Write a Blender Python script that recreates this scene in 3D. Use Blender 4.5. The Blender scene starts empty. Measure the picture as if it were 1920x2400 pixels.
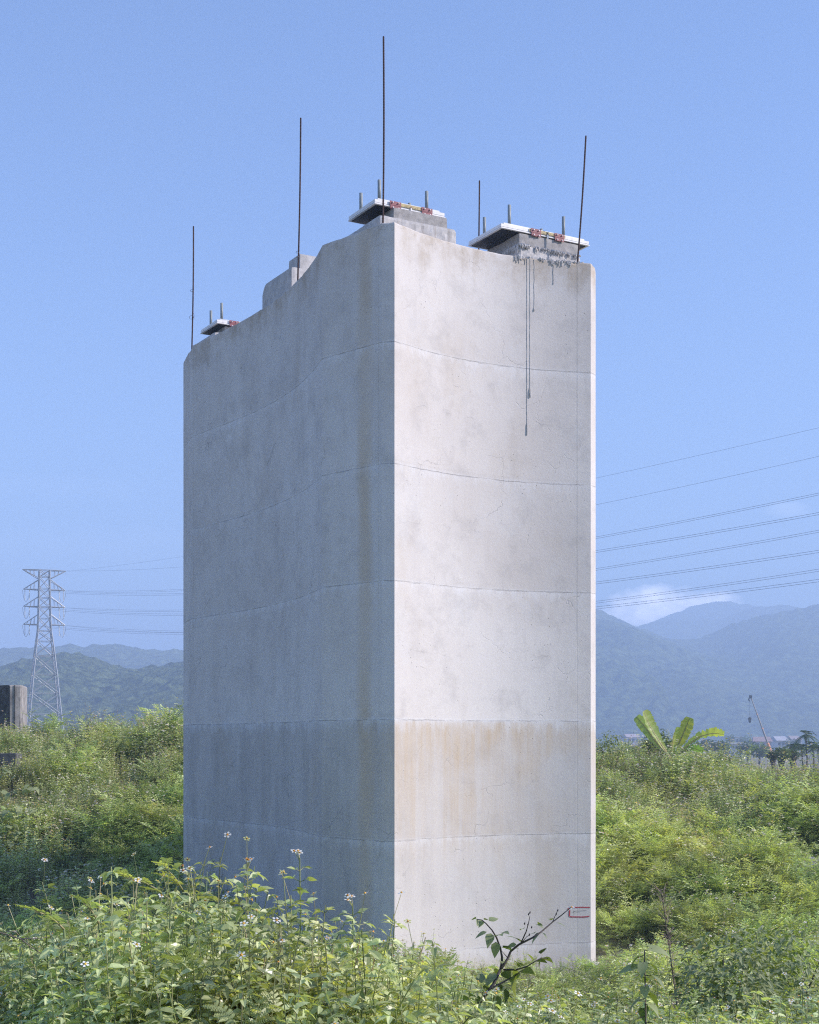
import bpy, bmesh, math, random
import numpy as np
from mathutils import Vector, Matrix, noise as mnoise

R = math.radians
C = bpy.context.scene.collection
sc = bpy.context.scene

# ------------------------------------------------------------------ camera, sky, sun, exposure
CAM_Z = 4.46                      # eye height above the foot of the pier (the photographer stands on a bank)
F_PX = 3415.0                     # focal length in photograph pixels (1920 wide)
HORIZON = 1738.0                  # rise of the lens: horizon row in the photograph

cd = bpy.data.cameras.new('camera')
cam = bpy.data.objects.new('camera', cd); C.objects.link(cam)
cam.location = (0, 0, CAM_Z); cam.rotation_euler = (R(90), 0, 0)
cd.sensor_fit = 'HORIZONTAL'; cd.sensor_width = 36.0
cd.lens = 36.0 * F_PX / 1920.0
cd.shift_y = (HORIZON - 1200.0) / 1920.0
cd.clip_start = 0.1; cd.clip_end = 20000
sc.camera = cam

SUN_EL, SUN_AZ = 32.0, -5.0       # azimuth measured from +X towards +Y
world = bpy.data.worlds.new('World'); sc.world = world; world.use_nodes = True
wt = world.node_tree; wt.nodes.clear()
def WN(t, **k):
    n = wt.nodes.new(t)
    for a, v in k.items(): setattr(n, a, v)
    return n
w_out = WN('ShaderNodeOutputWorld'); w_bg = WN('ShaderNodeBackground')
sky = WN('ShaderNodeTexSky', sky_type='NISHITA', sun_disc=False)
sky.sun_elevation = R(SUN_EL); sky.sun_rotation = R(90.0 - SUN_AZ)
sky.altitude = 200; sky.air_density = 1.15; sky.dust_density = 0.5; sky.ozone_density = 4.5
w_bg.inputs['Strength'].default_value = 0.106
# thin fair-weather clouds low over the mountains
tc = WN('ShaderNodeTexCoord'); sep = WN('ShaderNodeSeparateXYZ'); wt.links.new(tc.outputs['Generated'], sep.inputs[0])
def WM(op, a, b=None, clamp=False):
    n = WN('ShaderNodeMath', operation=op, use_clamp=clamp)
    for i, v in enumerate((a, b)):
        if v is None: continue
        if isinstance(v, (int, float)): n.inputs[i].default_value = v
        else: wt.links.new(v, n.inputs[i])
    return n.outputs[0]
az = WM('ARCTAN2', sep.outputs[0], sep.outputs[1]); el = WM('ARCSINE', sep.outputs[2])
cmb = WN('ShaderNodeCombineXYZ'); wt.links.new(WM('MULTIPLY', az, 1.0), cmb.inputs[0]); wt.links.new(WM('MULTIPLY', el, 2.0), cmb.inputs[1])
wn = WN('ShaderNodeTexNoise'); wn.inputs['Scale'].default_value = 34; wn.inputs['Detail'].default_value = 6; wn.inputs['Roughness'].default_value = .55
wt.links.new(cmb.outputs[0], wn.inputs['Vector'])
wn2 = WN('ShaderNodeTexNoise'); wn2.inputs['Scale'].default_value = 9; wn2.inputs['Detail'].default_value = 4
wt.links.new(cmb.outputs[0], wn2.inputs['Vector'])
def blob(a0, e0, wa, we, amp):
    da = WM('DIVIDE', WM('SUBTRACT', az, a0), wa); de = WM('DIVIDE', WM('SUBTRACT', el, e0), we)
    r2 = WM('ADD', WM('MULTIPLY', da, da), WM('MULTIPLY', de, de))
    base = WM('SUBTRACT', 1.0, WM('MULTIPLY', r2, .6))
    nn = WM('MULTIPLY', WM('SUBTRACT', wn.outputs[0], .5), 2.6)
    return WM('MULTIPLY', WM('MULTIPLY', WM('ADD', base, nn), .9, True), amp)
m = blob(.172, .090, .040, .012, 1.0)
m = WM('MAXIMUM', m, blob(.255, .153, .014, .005, .10))
m = WM('MAXIMUM', m, blob(-.20, .130, .10, .012, .02))
m = WM('MAXIMUM', m, blob(-.235, .168, .06, .007, .012))
cm = WN('ShaderNodeMixRGB'); wt.links.new(m, cm.inputs[0]); wt.links.new(sky.outputs[0], cm.inputs[1])
cm.inputs[2].default_value = (26, 24.2, 23, 1)
wb = WN('ShaderNodeMixRGB', blend_type='MULTIPLY'); wb.inputs[0].default_value = 1.0; wb.inputs[2].default_value = (.88, .91, 1.08, 1)   # the film's cool cast
wt.links.new(cm.outputs[0], wb.inputs[1]); wt.links.new(wb.outputs[0], w_bg.inputs[0]); wt.links.new(w_bg.outputs[0], w_out.inputs[0])

sl = bpy.data.lights.new('sun', 'SUN'); sl.energy = 3.9; sl.angle = R(0.53); sl.color = (1.0, .90, .86)
sun = bpy.data.objects.new('sun', sl); C.objects.link(sun)
sdir = Vector((math.cos(R(SUN_EL)) * math.cos(R(SUN_AZ)), math.cos(R(SUN_EL)) * math.sin(R(SUN_AZ)), math.sin(R(SUN_EL))))
sun.rotation_euler = sdir.to_track_quat('Z', 'Y').to_euler(); sun.location = (30, -10, 40)

sc.view_settings.view_transform = 'Standard'; sc.view_settings.look = 'None'
sc.view_settings.exposure = 0.87; sc.view_settings.gamma = 1.0; sc.view_settings.use_curve_mapping = False
sc.render.engine = 'CYCLES'
sc.cycles.max_bounces = 6; sc.cycles.diffuse_bounces = 4; sc.cycles.glossy_bounces = 2
sc.cycles.transmission_bounces = 3; sc.cycles.transparent_max_bounces = 4; sc.cycles.volume_bounces = 1
sc.cycles.use_denoising = False; sc.cycles.use_adaptive_sampling = False; sc.cycles.filter_width = 1.15; sc.cycles.caustics_reflective = False; sc.cycles.caustics_refractive = False

# ------------------------------------------------------------------ helpers
def at(px, py, d):
    """the point seen at photograph pixel (px, py) that lies d metres out"""
    return Vector(((px - 960.0) * d / F_PX, d, CAM_Z + (HORIZON - py) * d / F_PX))

def lerp(a, b, t): return a + (b - a) * t
def sstep(a, b, x):
    t = np.clip((x - a) / (b - a), 0, 1); return t * t * (3 - 2 * t)

class MB:
    """collects vertices and faces with material indices and a per-vertex tint"""
    def __init__(s): s.v = []; s.f = []; s.m = []; s.t = []
    def add(s, vs, fs, mi=0, tint=0.5):
        o = len(s.v); s.v += [tuple(p) for p in vs]; s.f += [tuple(o + i for i in f) for f in fs]
        s.m += [mi] * len(fs); s.t += [tint] * len(vs)
    def box(s, lo, hi, mi=0, M=None):
        x0, y0, z0 = lo; x1, y1, z1 = hi
        vs = [(x0,y0,z0),(x1,y0,z0),(x1,y1,z0),(x0,y1,z0),(x0,y0,z1),(x1,y0,z1),(x1,y1,z1),(x0,y1,z1)]
        if M is not None: vs = [M @ Vector(p) for p in vs]
        s.add(vs, [(3,2,1,0),(4,5,6,7),(0,1,5,4),(1,2,6,5),(2,3,7,6),(3,0,4,7)], mi)
    def tube(s, pts, rad, n=6, mi=0, tint=.5, caps=True):
        pts = [Vector(p) for p in pts]; k = len(pts)
        if not isinstance(rad, (list, tuple, np.ndarray)): rad = [rad] * k
        vs = []; fs = []
        ref = None
        for i, p in enumerate(pts):
            d = (pts[min(i + 1, k - 1)] - pts[max(i - 1, 0)])
            d = d.normalized() if d.length > 1e-9 else Vector((0, 0, 1))
            if ref is None: ref = Vector((1, 0, 0)) if abs(d.x) < .8 else Vector((0, 1, 0))
            a = (ref - d * ref.dot(d)).normalized(); b = d.cross(a); ref = a
            for j in range(n):
                q = 2 * math.pi * j / n
                vs.append(p + (a * math.cos(q) + b * math.sin(q)) * rad[i])
        for i in range(k - 1):
            for j in range(n):
                fs.append((i*n + j, i*n + (j+1) % n, (i+1)*n + (j+1) % n, (i+1)*n + j))
        if caps:
            fs.append(tuple(range(n - 1, -1, -1))); fs.append(tuple((k-1)*n + j for j in range(n)))
        s.add(vs, fs, mi, tint)
    def strut(s, a, b, w, mi=0): s.tube([a, b], w, 4, mi)
    def mesh(s, name, mats, smooth=False):
        me = bpy.data.meshes.new(name); me.from_pydata(s.v, [], s.f)
        for m_ in (mats if isinstance(mats, (list, tuple)) else [mats]): me.materials.append(m_)
        if len(me.polygons):
            me.polygons.foreach_set('material_index', s.m)
            me.polygons.foreach_set('use_smooth', [smooth] * len(s.f))
        if any(abs(t - .5) > 1e-6 for t in s.t):
            at_ = me.attributes.new('tint', 'FLOAT', 'POINT'); at_.data.foreach_set('value', s.t)
        me.update(); return me
    def build(s, name, mats, parent=None, smooth=False):
        return link(name, s.mesh(name, mats, smooth), parent)

def link(name, me, parent=None):
    o = bpy.data.objects.new(name, me); C.objects.link(o); o.parent = parent; return o
def tag(o, label=None, cat=None, group=None, kind=None):
    if label: o['label'] = label
    if cat: o['category'] = cat
    if group: o['group'] = group
    if kind: o['kind'] = kind
    return o
def empty(name, loc=(0, 0, 0), rz=0.0):
    o = bpy.data.objects.new(name, None); C.objects.link(o); o.location = loc; o.rotation_euler = (0, 0, rz); o.empty_display_size = .2
    return o

# ------------------------------------------------------------------ materials
def mat(name):
    m_ = bpy.data.materials.new(name); m_.use_nodes = True
    return m_, m_.node_tree, m_.node_tree.nodes['Principled BSDF']
class NB:
    """short-hand for building node trees"""
    def __init__(s, nt): s.nt = nt
    def n(s, t, **k):
        q = s.nt.nodes.new(t)
        for a, v in k.items(): setattr(q, a, v)
        return q
    def set(s, sock, v):
        if isinstance(v, bpy.types.NodeSocket): s.nt.links.new(v, sock)
        else: sock.default_value = v
    def math(s, op, a, b=None, clamp=False):
        q = s.n('ShaderNodeMath', operation=op, use_clamp=clamp); s.set(q.inputs[0], a)
        if b is not None: s.set(q.inputs[1], b)
        return q.outputs[0]
    def noise(s, vec, scale, detail=4, rough=.55):
        q = s.n('ShaderNodeTexNoise'); s.set(q.inputs['Vector'], vec); q.inputs['Scale'].default_value = scale
        q.inputs['Detail'].default_value = detail; q.inputs['Roughness'].default_value = rough; return q.outputs[0]
    def scale(s, vec, v, off=(0, 0, 0)):
        q = s.n('ShaderNodeMapping'); s.set(q.inputs['Vector'], vec); q.inputs['Scale'].default_value = v; q.inputs['Location'].default_value = off
        return q.outputs[0]
    def ramp(s, fac, a, b):
        q = s.n('ShaderNodeMapRange', clamp=True); s.set(q.inputs[0], fac); q.inputs[1].default_value = a; q.inputs[2].default_value = b
        return q.outputs[0]
    def mix(s, fac, a, b, mode='MIX'):
        q = s.n('ShaderNodeMixRGB', blend_type=mode); s.set(q.inputs[0], fac); s.set(q.inputs[1], a); s.set(q.inputs[2], b); return q.outputs[0]
    def bump(s, h, strength, dist, nrm=None):
        q = s.n('ShaderNodeBump'); s.set(q.inputs['Height'], h); q.inputs['Strength'].default_value = strength; q.inputs['Distance'].default_value = dist
        if nrm is not None: s.set(q.inputs['Normal'], nrm)
        return q.outputs[0]

def simple(name, col, rough=.6, metal=0.0, var=0.0, vscale=6.0, bump=0.0, dirt=None):
    m_, nt, b = mat(name); q = NB(nt)
    pos = q.n('ShaderNodeTexCoord').outputs['Object']
    c = (*col, 1)
    if var or dirt:
        nz = q.noise(pos, vscale, 5, .6)
        c2 = q.mix(q.ramp(nz, .3, .7), (*[x * (1 - var) for x in col], 1), (*[min(1, x * (1 + var)) for x in col], 1))
        if dirt:
            st = q.noise(q.scale(pos, (1, 1, .15)), vscale * 2.2, 4)
            c2 = q.mix(q.math('MULTIPLY', q.ramp(st, .52, .72), .7), c2, (*dirt, 1))
        nt.links.new(c2, b.inputs['Base Color'])
        if bump: nt.links.new(q.bump(q.noise(pos, vscale * 5, 5), bump, .01), b.inputs['Normal'])
    else: b.inputs['Base Color'].default_value = c
    b.inputs['Roughness'].default_value = rough; b.inputs['Metallic'].default_value = metal
    return m_

JOINTS = [0.53, 2.66, 4.86, 7.37, 9.48, 11.68]
TOP = 13.83
def concrete_material():
    m_, nt, b = mat('pier_concrete'); q = NB(nt)
    pos = q.n('ShaderNodeTexCoord').outputs['Object']
    sx = q.n('ShaderNodeSeparateXYZ'); nt.links.new(pos, sx.inputs[0]); X, Y, Z = sx.outputs
    big = q.noise(pos, .33, 4, .6); med = q.noise(pos, 1.6, 10, .72); fine = q.noise(pos, 24, 4, .6)
    streak = q.noise(q.scale(pos, (2.6, 2.6, .13)), 1.0, 6, .65)
    streak2 = q.noise(q.scale(pos, (9, 9, .3), (3, 1, 7)), 1.0, 5, .6)
    c = q.mix(q.ramp(big, .32, .68), (.655, .61, .57, 1), (.75, .715, .68, 1))
    c = q.mix(q.math('MULTIPLY', q.ramp(med, .50, .70), .55), c, (.475, .45, .43, 1))
    c = q.mix(q.math('MULTIPLY', q.ramp(streak, .5, .75), .14), c, (.44, .41, .39, 1))
    c = q.mix(q.math('MULTIPLY', q.ramp(streak2, .55, .75), .14), c, (.69, .675, .66, 1))
    # brushed pale patches
    pat = q.noise(q.scale(pos, (1, 1, .7), (9, 4, 2)), .9, 5, .7)
    c = q.mix(q.math('MULTIPLY', q.ramp(pat, .565, .60), .26), c, (.70, .69, .68, 1))
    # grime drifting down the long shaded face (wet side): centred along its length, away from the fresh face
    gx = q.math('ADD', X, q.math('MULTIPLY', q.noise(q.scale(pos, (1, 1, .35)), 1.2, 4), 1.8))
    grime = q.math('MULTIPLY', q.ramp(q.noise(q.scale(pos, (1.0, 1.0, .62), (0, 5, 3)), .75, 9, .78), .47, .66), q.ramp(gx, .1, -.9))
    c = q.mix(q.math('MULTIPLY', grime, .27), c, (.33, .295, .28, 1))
    # the two oldest pours are a darker, streaked mix
    low = q.ramp(q.math('ADD', Z, q.math('MULTIPLY', q.noise(pos, 5, 3), .02)), 4.875, 4.865)
    vst = q.noise(q.scale(pos, (3.6, 3.6, .22), (1, 2, 3)), 1.0, 8, .78)
    lowc = q.mix(q.ramp(vst, .35, .68), (.60, .58, .555, 1), (.42, .405, .39, 1))
    c = q.mix(q.math('MULTIPLY', low, .34), c, lowc)
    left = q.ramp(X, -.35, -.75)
    left_streaks = q.math('MULTIPLY', q.math('MULTIPLY', low, left), q.ramp(q.noise(q.scale(pos, (1.6, 1.6, .30), (4, 4, 4)), 1.0, 8, .75), .36, .62))  # darker upright streaks on the lower pours, left part only
    c = q.mix(q.math('MULTIPLY', left_streaks, .34), c, (.24, .23, .215, 1))
    # ochre runs: rust water below the joint at eye height, on the pour edge at the top and in one band near the corner
    run = q.noise(q.scale(pos, (5, 5, .2), (7, 3, 1)), 1.0, 7, .75)
    zf = q.math('MULTIPLY', q.ramp(Z, 4.86, 4.80), q.ramp(q.math('ADD', Z, q.math('MULTIPLY', run, 1.2)), 2.5, 4.6))
    oc = q.math('MULTIPLY', q.math('MULTIPLY', zf, q.math('ADD', .35, q.math('MULTIPLY', q.ramp(run, .40, .62), .75))), q.ramp(X, -1.2, .1))
    fade = q.math('MAXIMUM', q.ramp(q.noise(pos, .5, 3), .38, .62), q.ramp(X, 1.0, -.1))
    c = q.mix(q.math('MULTIPLY', q.math('MULTIPLY', oc, fade), .60), c, (.56, .40, .21, 1))
    topf = q.math('MULTIPLY', q.ramp(q.math('ADD', Z, q.math('MULTIPLY', run, 1.5)), 13.9, 14.7), q.ramp(med, .38, .6))
    c = q.mix(q.math('MULTIPLY', topf, .75), c, (.40, .305, .19, 1))
    bx_ = q.math('DIVIDE', q.math('SUBTRACT', q.math('ADD', X, q.math('MULTIPLY', q.noise(q.scale(pos, (1, 1, .4)), 1.5, 3), .12)), -.76), .17)
    band = q.math('MULTIPLY', q.math('SUBTRACT', 1.0, q.math('MULTIPLY', bx_, bx_), True), q.ramp(Y, 30, 28))
    c = q.mix(q.math('MULTIPLY', q.math('MULTIPLY', band, q.ramp(big, .25, .55)), .60), c, (.58, .455, .30, 1))
    och2 = q.math('MULTIPLY', q.ramp(q.noise(q.scale(pos, (1, 1, .5), (2, 8, 5)), .7, 5, .65), .55, .72), .30)
    c = q.mix(och2, c, (.52, .43, .32, 1))
    # lime bloom just under every joint
    wob = q.math('MULTIPLY', q.math('SUBTRACT', q.noise(pos, 3.0, 4), .5), .22)
    wob2 = q.math('MULTIPLY', q.math('SUBTRACT', q.noise(q.scale(pos, (5, 5, 1.2)), 1.0, 8, .8), .42), 1.1)
    for i, zj in enumerate(JOINTS):
        dz = q.math('SUBTRACT', zj, Z)
        bl = q.math('MULTIPLY', q.ramp(q.math('ADD', dz, q.math('MULTIPLY', wob, .5)), -.05, .01), q.ramp(q.math('ADD', dz, q.math('ADD', wob, wob2)), .24 if i != 2 else .30, .02))
        c = q.mix(q.math('MULTIPLY', bl, .62 if i == 2 else .46), c, (.80, .80, .81, 1))
    # each pour has its own shade of grey, and a ragged hairline where it met the next
    for zj, tone in zip(JOINTS, (.04, .10, .0, .07, .0, .08)):
        c = q.mix(q.math('MULTIPLY', q.math('MULTIPLY', q.ramp(Z, zj - .004, zj + .004), q.ramp(Z, zj + 2.2, zj + 2.19)), tone), c, (.36, .33, .31, 1))
        hl = q.math('ABSOLUTE', q.math('SUBTRACT', q.math('ADD', Z, q.math('MULTIPLY', q.math('SUBTRACT', q.noise(pos, 6.0, 5, .7), .5), .06)), zj - .006))
        c = q.mix(q.math('MULTIPLY', q.math('MULTIPLY', q.ramp(hl, .014, .002), q.ramp(q.noise(pos, 2.3, 4), .42, .56)), .5), c, (.23, .215, .21, 1))
    for zj, amp in ((10.6, .25), (8.45, .2), (6.1, .22), (3.7, .12)):
        dd = q.math('ABSOLUTE', q.math('SUBTRACT', q.math('ADD', Z, q.math('MULTIPLY', wob, 1.4)), zj))
        ln = q.math('MULTIPLY', q.ramp(dd, .018, .002), q.ramp(med, .5, .62))
        c = q.mix(q.math('MULTIPLY', ln, amp), c, (.2, .19, .19, 1))
    # crazing cracks
    wv = q.n('ShaderNodeVectorMath', operation='MULTIPLY_ADD')
    nzc = q.n('ShaderNodeTexNoise'); nzc.inputs['Scale'].default_value = 1.7; nzc.inputs['Detail'].default_value = 4; nt.links.new(pos, nzc.inputs['Vector'])
    nt.links.new(nzc.outputs['Color'], wv.inputs[0]); wv.inputs[1].default_value = (.9, .9, .9); nt.links.new(pos, wv.inputs[2])
    vo = q.n('ShaderNodeTexVoronoi', feature='DISTANCE_TO_EDGE'); vo.inputs['Scale'].default_value = .95; nt.links.new(wv.outputs[0], vo.inputs['Vector'])
    crack = q.math('MULTIPLY', q.ramp(vo.outputs['Distance'], .008, .001), q.ramp(q.noise(pos, .9, 4), .54, .64))
    c = q.mix(q.math('MULTIPLY', crack, q.math('ADD', .25, q.math('MULTIPLY', left, .30))), c, (.16, .155, .16, 1))
    # air pockets
    vp = q.n('ShaderNodeTexVoronoi'); vp.inputs['Scale'].default_value = 11; nt.links.new(pos, vp.inputs['Vector'])
    hole = q.math('MULTIPLY', q.ramp(vp.outputs['Distance'], .12, .07), q.math('MULTIPLY', q.ramp(q.noise(pos, .6, 3), .47, .60), q.ramp(vp.outputs['Color'], .5, .55)))
    c = q.mix(q.math('MULTIPLY', hole, .75), c, (.10, .09, .085, 1))
    c = q.mix(q.math('MULTIPLY', q.ramp(fine, .35, .7), .06), c, (.30, .29, .28, 1))
    nt.links.new(c, b.inputs['Base Color']); b.inputs['Roughness'].default_value = .88; b.inputs['Specular IOR Level'].default_value = .25
    h = q.math('ADD', q.math('MULTIPLY', fine, .25), q.math('ADD', q.math('MULTIPLY', med, .9), q.math('MULTIPLY', crack, -.5)))
    h = q.math('ADD', h, q.math('MULTIPLY', hole, -.8))
    nt.links.new(q.bump(h, .4, .02), b.inputs['Normal'])
    return m_
M_CONC = concrete_material()
M_PLINTH = simple('plinth_concrete', (.50, .485, .47), .9, 0, .16, 5, .5, (.34, .31, .28))
M_MORTAR = simple('grey_mortar', (.36, .345, .33), .92, 0, .22, 9, .6)
M_SPILL = simple('mortar_spill', (.50, .485, .47), .92, 0, .25, 20, .5)
M_REBAR = simple('rusty_steel', (.060, .030, .024), .75, .2, .5, 14, .2)
M_WIRE = simple('tie_wire', (.12, .11, .11), .5, .6)
M_WHITE = simple('white_steel_paint', (.80, .79, .78), .45, 0, .05, 5, 0, (.62, .58, .53))
M_PLATE = simple('galvanised_plate', (.50, .52, .54), .45, .3, .12, 7)
M_RED = simple('dull_red_paint', (.27, .085, .095), .55, 0, .2, 18)
M_BOLT = simple('zinc_bolt', (.72, .70, .69), .4, .3)
M_YEL = simple('ochre_scale_plate', (.47, .37, .17), .55, 0, .2, 14)
M_BLACK = simple('black_membrane', (.018, .020, .026), .55, 0, .5, 3)
M_TICK = simple('black_print', (.03, .03, .035), .6)
M_PIPE = simple('grey_sleeve', (.27, .30, .30), .55, 0, .12, 12)
M_SPRAY = simple('red_spray_paint', (.42, .035, .055), .7, 0, .2, 30)
M_STUB = simple('weathered_concrete', (.30, .285, .27), .95, 0, .35, 3.5, .6, (.07, .065, .06))
M_STEEL = simple('galvanised_lattice', (.36, .38, .40), .5, .25, .12, .5)
M_CABLE = simple('aluminium_cable', (.26, .27, .29), .5, .3)
M_INSUL = simple('glass_insulator', (.62, .64, .64), .3)
M_ORANGE = simple('crane_orange', (.62, .24, .06), .45, 0, .1, 1)
M_CRANE = simple('crane_grey_boom', (.20, .185, .165), .5, 0, .12, 1)
M_DARK = simple('dark_steel', (.05, .05, .05), .6)

def leaf_material(name, dark, mid, light, trans=.35, rough=.5, under=None):
    m_, nt, b = mat(name); q = NB(nt)
    a = q.n('ShaderNodeAttribute', attribute_name='tint').outputs['Fac']
    rnd = q.n('ShaderNodeObjectInfo').outputs['Random']
    wp = q.n('ShaderNodeNewGeometry').outputs['Position']
    f = q.math('ADD', q.math('ADD', a, q.math('MULTIPLY', q.math('SUBTRACT', rnd, .5), .45)), q.math('MULTIPLY', q.math('SUBTRACT', q.noise(wp, .55, 3), .5), .9), True)
    cr = q.n('ShaderNodeValToRGB'); cr.color_ramp.elements[0].color = (*dark, 1); cr.color_ramp.elements[0].position = .05
    cr.color_ramp.elements[1].color = (*light, 1); cr.color_ramp.elements[1].position = .95
    e = cr.color_ramp.elements.new(.5); e.color = (*mid, 1)
    nt.links.new(f, cr.inputs[0]); col = cr.outputs[0]
    hs = q.n('ShaderNodeHueSaturation'); nt.links.new(col, hs.inputs['Color']); nt.links.new(q.math('ADD', .5, q.math('MULTIPLY', q.math('SUBTRACT', q.noise(wp, .8, 4), .52), -.16)), hs.inputs['Hue']); nt.links.new(q.math('ADD', .84, q.math('MULTIPLY', rnd, .5)), hs.inputs['Value']); col = hs.outputs['Color']
    if under:
        geo = q.n('ShaderNodeNewGeometry'); col = q.mix(q.math('MULTIPLY', geo.outputs['Backfacing'], .75), col, (*under, 1))
    nt.links.new(col, b.inputs['Base Color']); b.inputs['Roughness'].default_value = rough; b.inputs['Specular IOR Level'].default_value = .7
    tr = q.n('ShaderNodeBsdfTranslucent'); nt.links.new(q.mix(1.0, col, (1.5, 1.5, .45, 1), 'MULTIPLY'), tr.inputs[0])
    mx = q.n('ShaderNodeMixShader'); mx.inputs[0].default_value = trans
    nt.links.new(b.outputs[0], mx.inputs[1]); nt.links.new(tr.outputs[0], mx.inputs[2])
    nt.links.new(mx.outputs[0], nt.nodes['Material Output'].inputs['Surface'])
    return m_
L_WEED = leaf_material('weed_leaf', (.125, .165, .075), (.345, .40, .185), (.56, .61, .32), .35, .36)
L_FEATH = leaf_material('feathery_leaf', (.155, .200, .070), (.36, .425, .165), (.55, .61, .27), .35, .45)
L_GRASS = leaf_material('grass_blade', (.17, .20, .07), (.30, .32, .12), (.46, .44, .22), .32, .5)
L_DRY = leaf_material('dry_stalk', (.10, .075, .055), (.17, .13, .10), (.27, .21, .16), .1, .8)
L_STEM = leaf_material('green_stem', (.14, .17, .06), (.27, .31, .11), (.34, .27, .16), .1, .6)
L_BARK = leaf_material('dark_twig', (.035, .030, .028), (.055, .045, .04), (.09, .07, .055), 0.02, .8)
L_PETAL = leaf_material('white_petal', (.70, .70, .69), (.78, .77, .75), (.82, .81, .79), .25, .6)
L_DISC = leaf_material('yellow_disc', (.55, .27, .03), (.62, .33, .03), (.66, .40, .05), .1, .7)
L_BROAD = leaf_material('broad_leaf', (.085, .13, .045), (.20, .26, .085), (.38, .42, .14), .34, .65, (.30, .34, .18))
L_BANANA = leaf_material('banana_leaf', (.13, .24, .09), (.34, .42, .17), (.58, .58, .17), .50, .35, (.60, .64, .50))
L_PALM = leaf_material('palm_frond', (.05, .09, .03), (.08, .14, .05), (.15, .20, .07), .2, .5)
L_TREE = leaf_material('tree_leaf', (.05, .085, .03), (.10, .15, .05), (.18, .23, .08), .25, .5)

# ------------------------------------------------------------------ ground
_gl = np.array([(-40, 2.6), (0, 2.7), (5, 2.72), (8, 2.35), (14, .9), (22, .05), (34, .0), (36.5, .15), (39, .75), (41, 1.5), (45, 2.6), (50, 3.8), (56, 3.9), (66, 2.8), (85, .4), (110, 0), (9000, 0)])
_gr = np.array([(-40, 2.6), (0, 2.7), (5, 2.65), (8, 2.2), (14, .75), (22, -.1), (28.5, -.15), (31, .25), (34, .95), (39, 1.8), (46, 3.05), (52, 3.2), (60, 2.4), (80, .4), (110, 0), (9000, 0)])
def gh(x, y):
    x = np.asarray(x, float); y = np.asarray(y, float)
    w = sstep(-4.5, 4.0, x)
    z = lerp(np.interp(y, _gl[:, 0], _gl[:, 1]), np.interp(y, _gr[:, 0], _gr[:, 1]), w)
    z = z - .10 * np.clip(x - 5.5, 0, 12) * sstep(38, 46, y) * (1 - sstep(60, 80, y))
    n = .26 * np.sin(x * .9 + y * .35) * np.sin(y * .62 + 1.3) + .16 * np.sin(x * 1.5 - y * 1.1 + .6)
    return z + n * sstep(22, 34, y) * (1 - sstep(70, 110, y))

def ground():
    xs = np.concatenate([np.linspace(-3000, -90, 14), np.linspace(-60, -24, 13), np.arange(-22, 22.1, .6), np.linspace(24, 60, 13), np.linspace(90, 3000, 14)])
    ys = np.concatenate([np.linspace(-200, -12, 8), np.arange(-10, 62, .6), np.linspace(64, 120, 18), np.linspace(150, 5400, 40)])
    gx, gy = np.meshgrid(xs, ys); gz = gh(gx, gy)
    V = np.stack([gx.ravel(), gy.ravel(), gz.ravel()], 1); nx = len(xs); F = []
    for j in range(len(ys) - 1):
        for i in range(nx - 1):
            a = j * nx + i; F.append((a, a + 1, a + nx + 1, a + nx))
    me = bpy.data.meshes.new('ground'); me.from_pydata(V.tolist(), [], F); me.polygons.foreach_set('use_smooth', [True] * len(F))
    m_, nt, b = mat('ground_soil'); q = NB(nt); pos = q.n('ShaderNodeTexCoord').outputs['Object']
    c = q.mix(q.ramp(q.noise(pos, 1.3, 6, .65), .35, .65), (.17, .155, .10, 1), (.30, .27, .20, 1))
    c = q.mix(q.ramp(q.noise(pos, .012, 4), .45, .6), c, (.20, .20, .12, 1))
    nt.links.new(c, b.inputs['Base Color']); b.inputs['Roughness'].default_value = 1
    nt.links.new(q.bump(q.noise(pos, 7, 5), .6, .1), b.inputs['Normal'])
    me.materials.append(m_); tag(link('ground', me), kind='structure')
ground()

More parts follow.
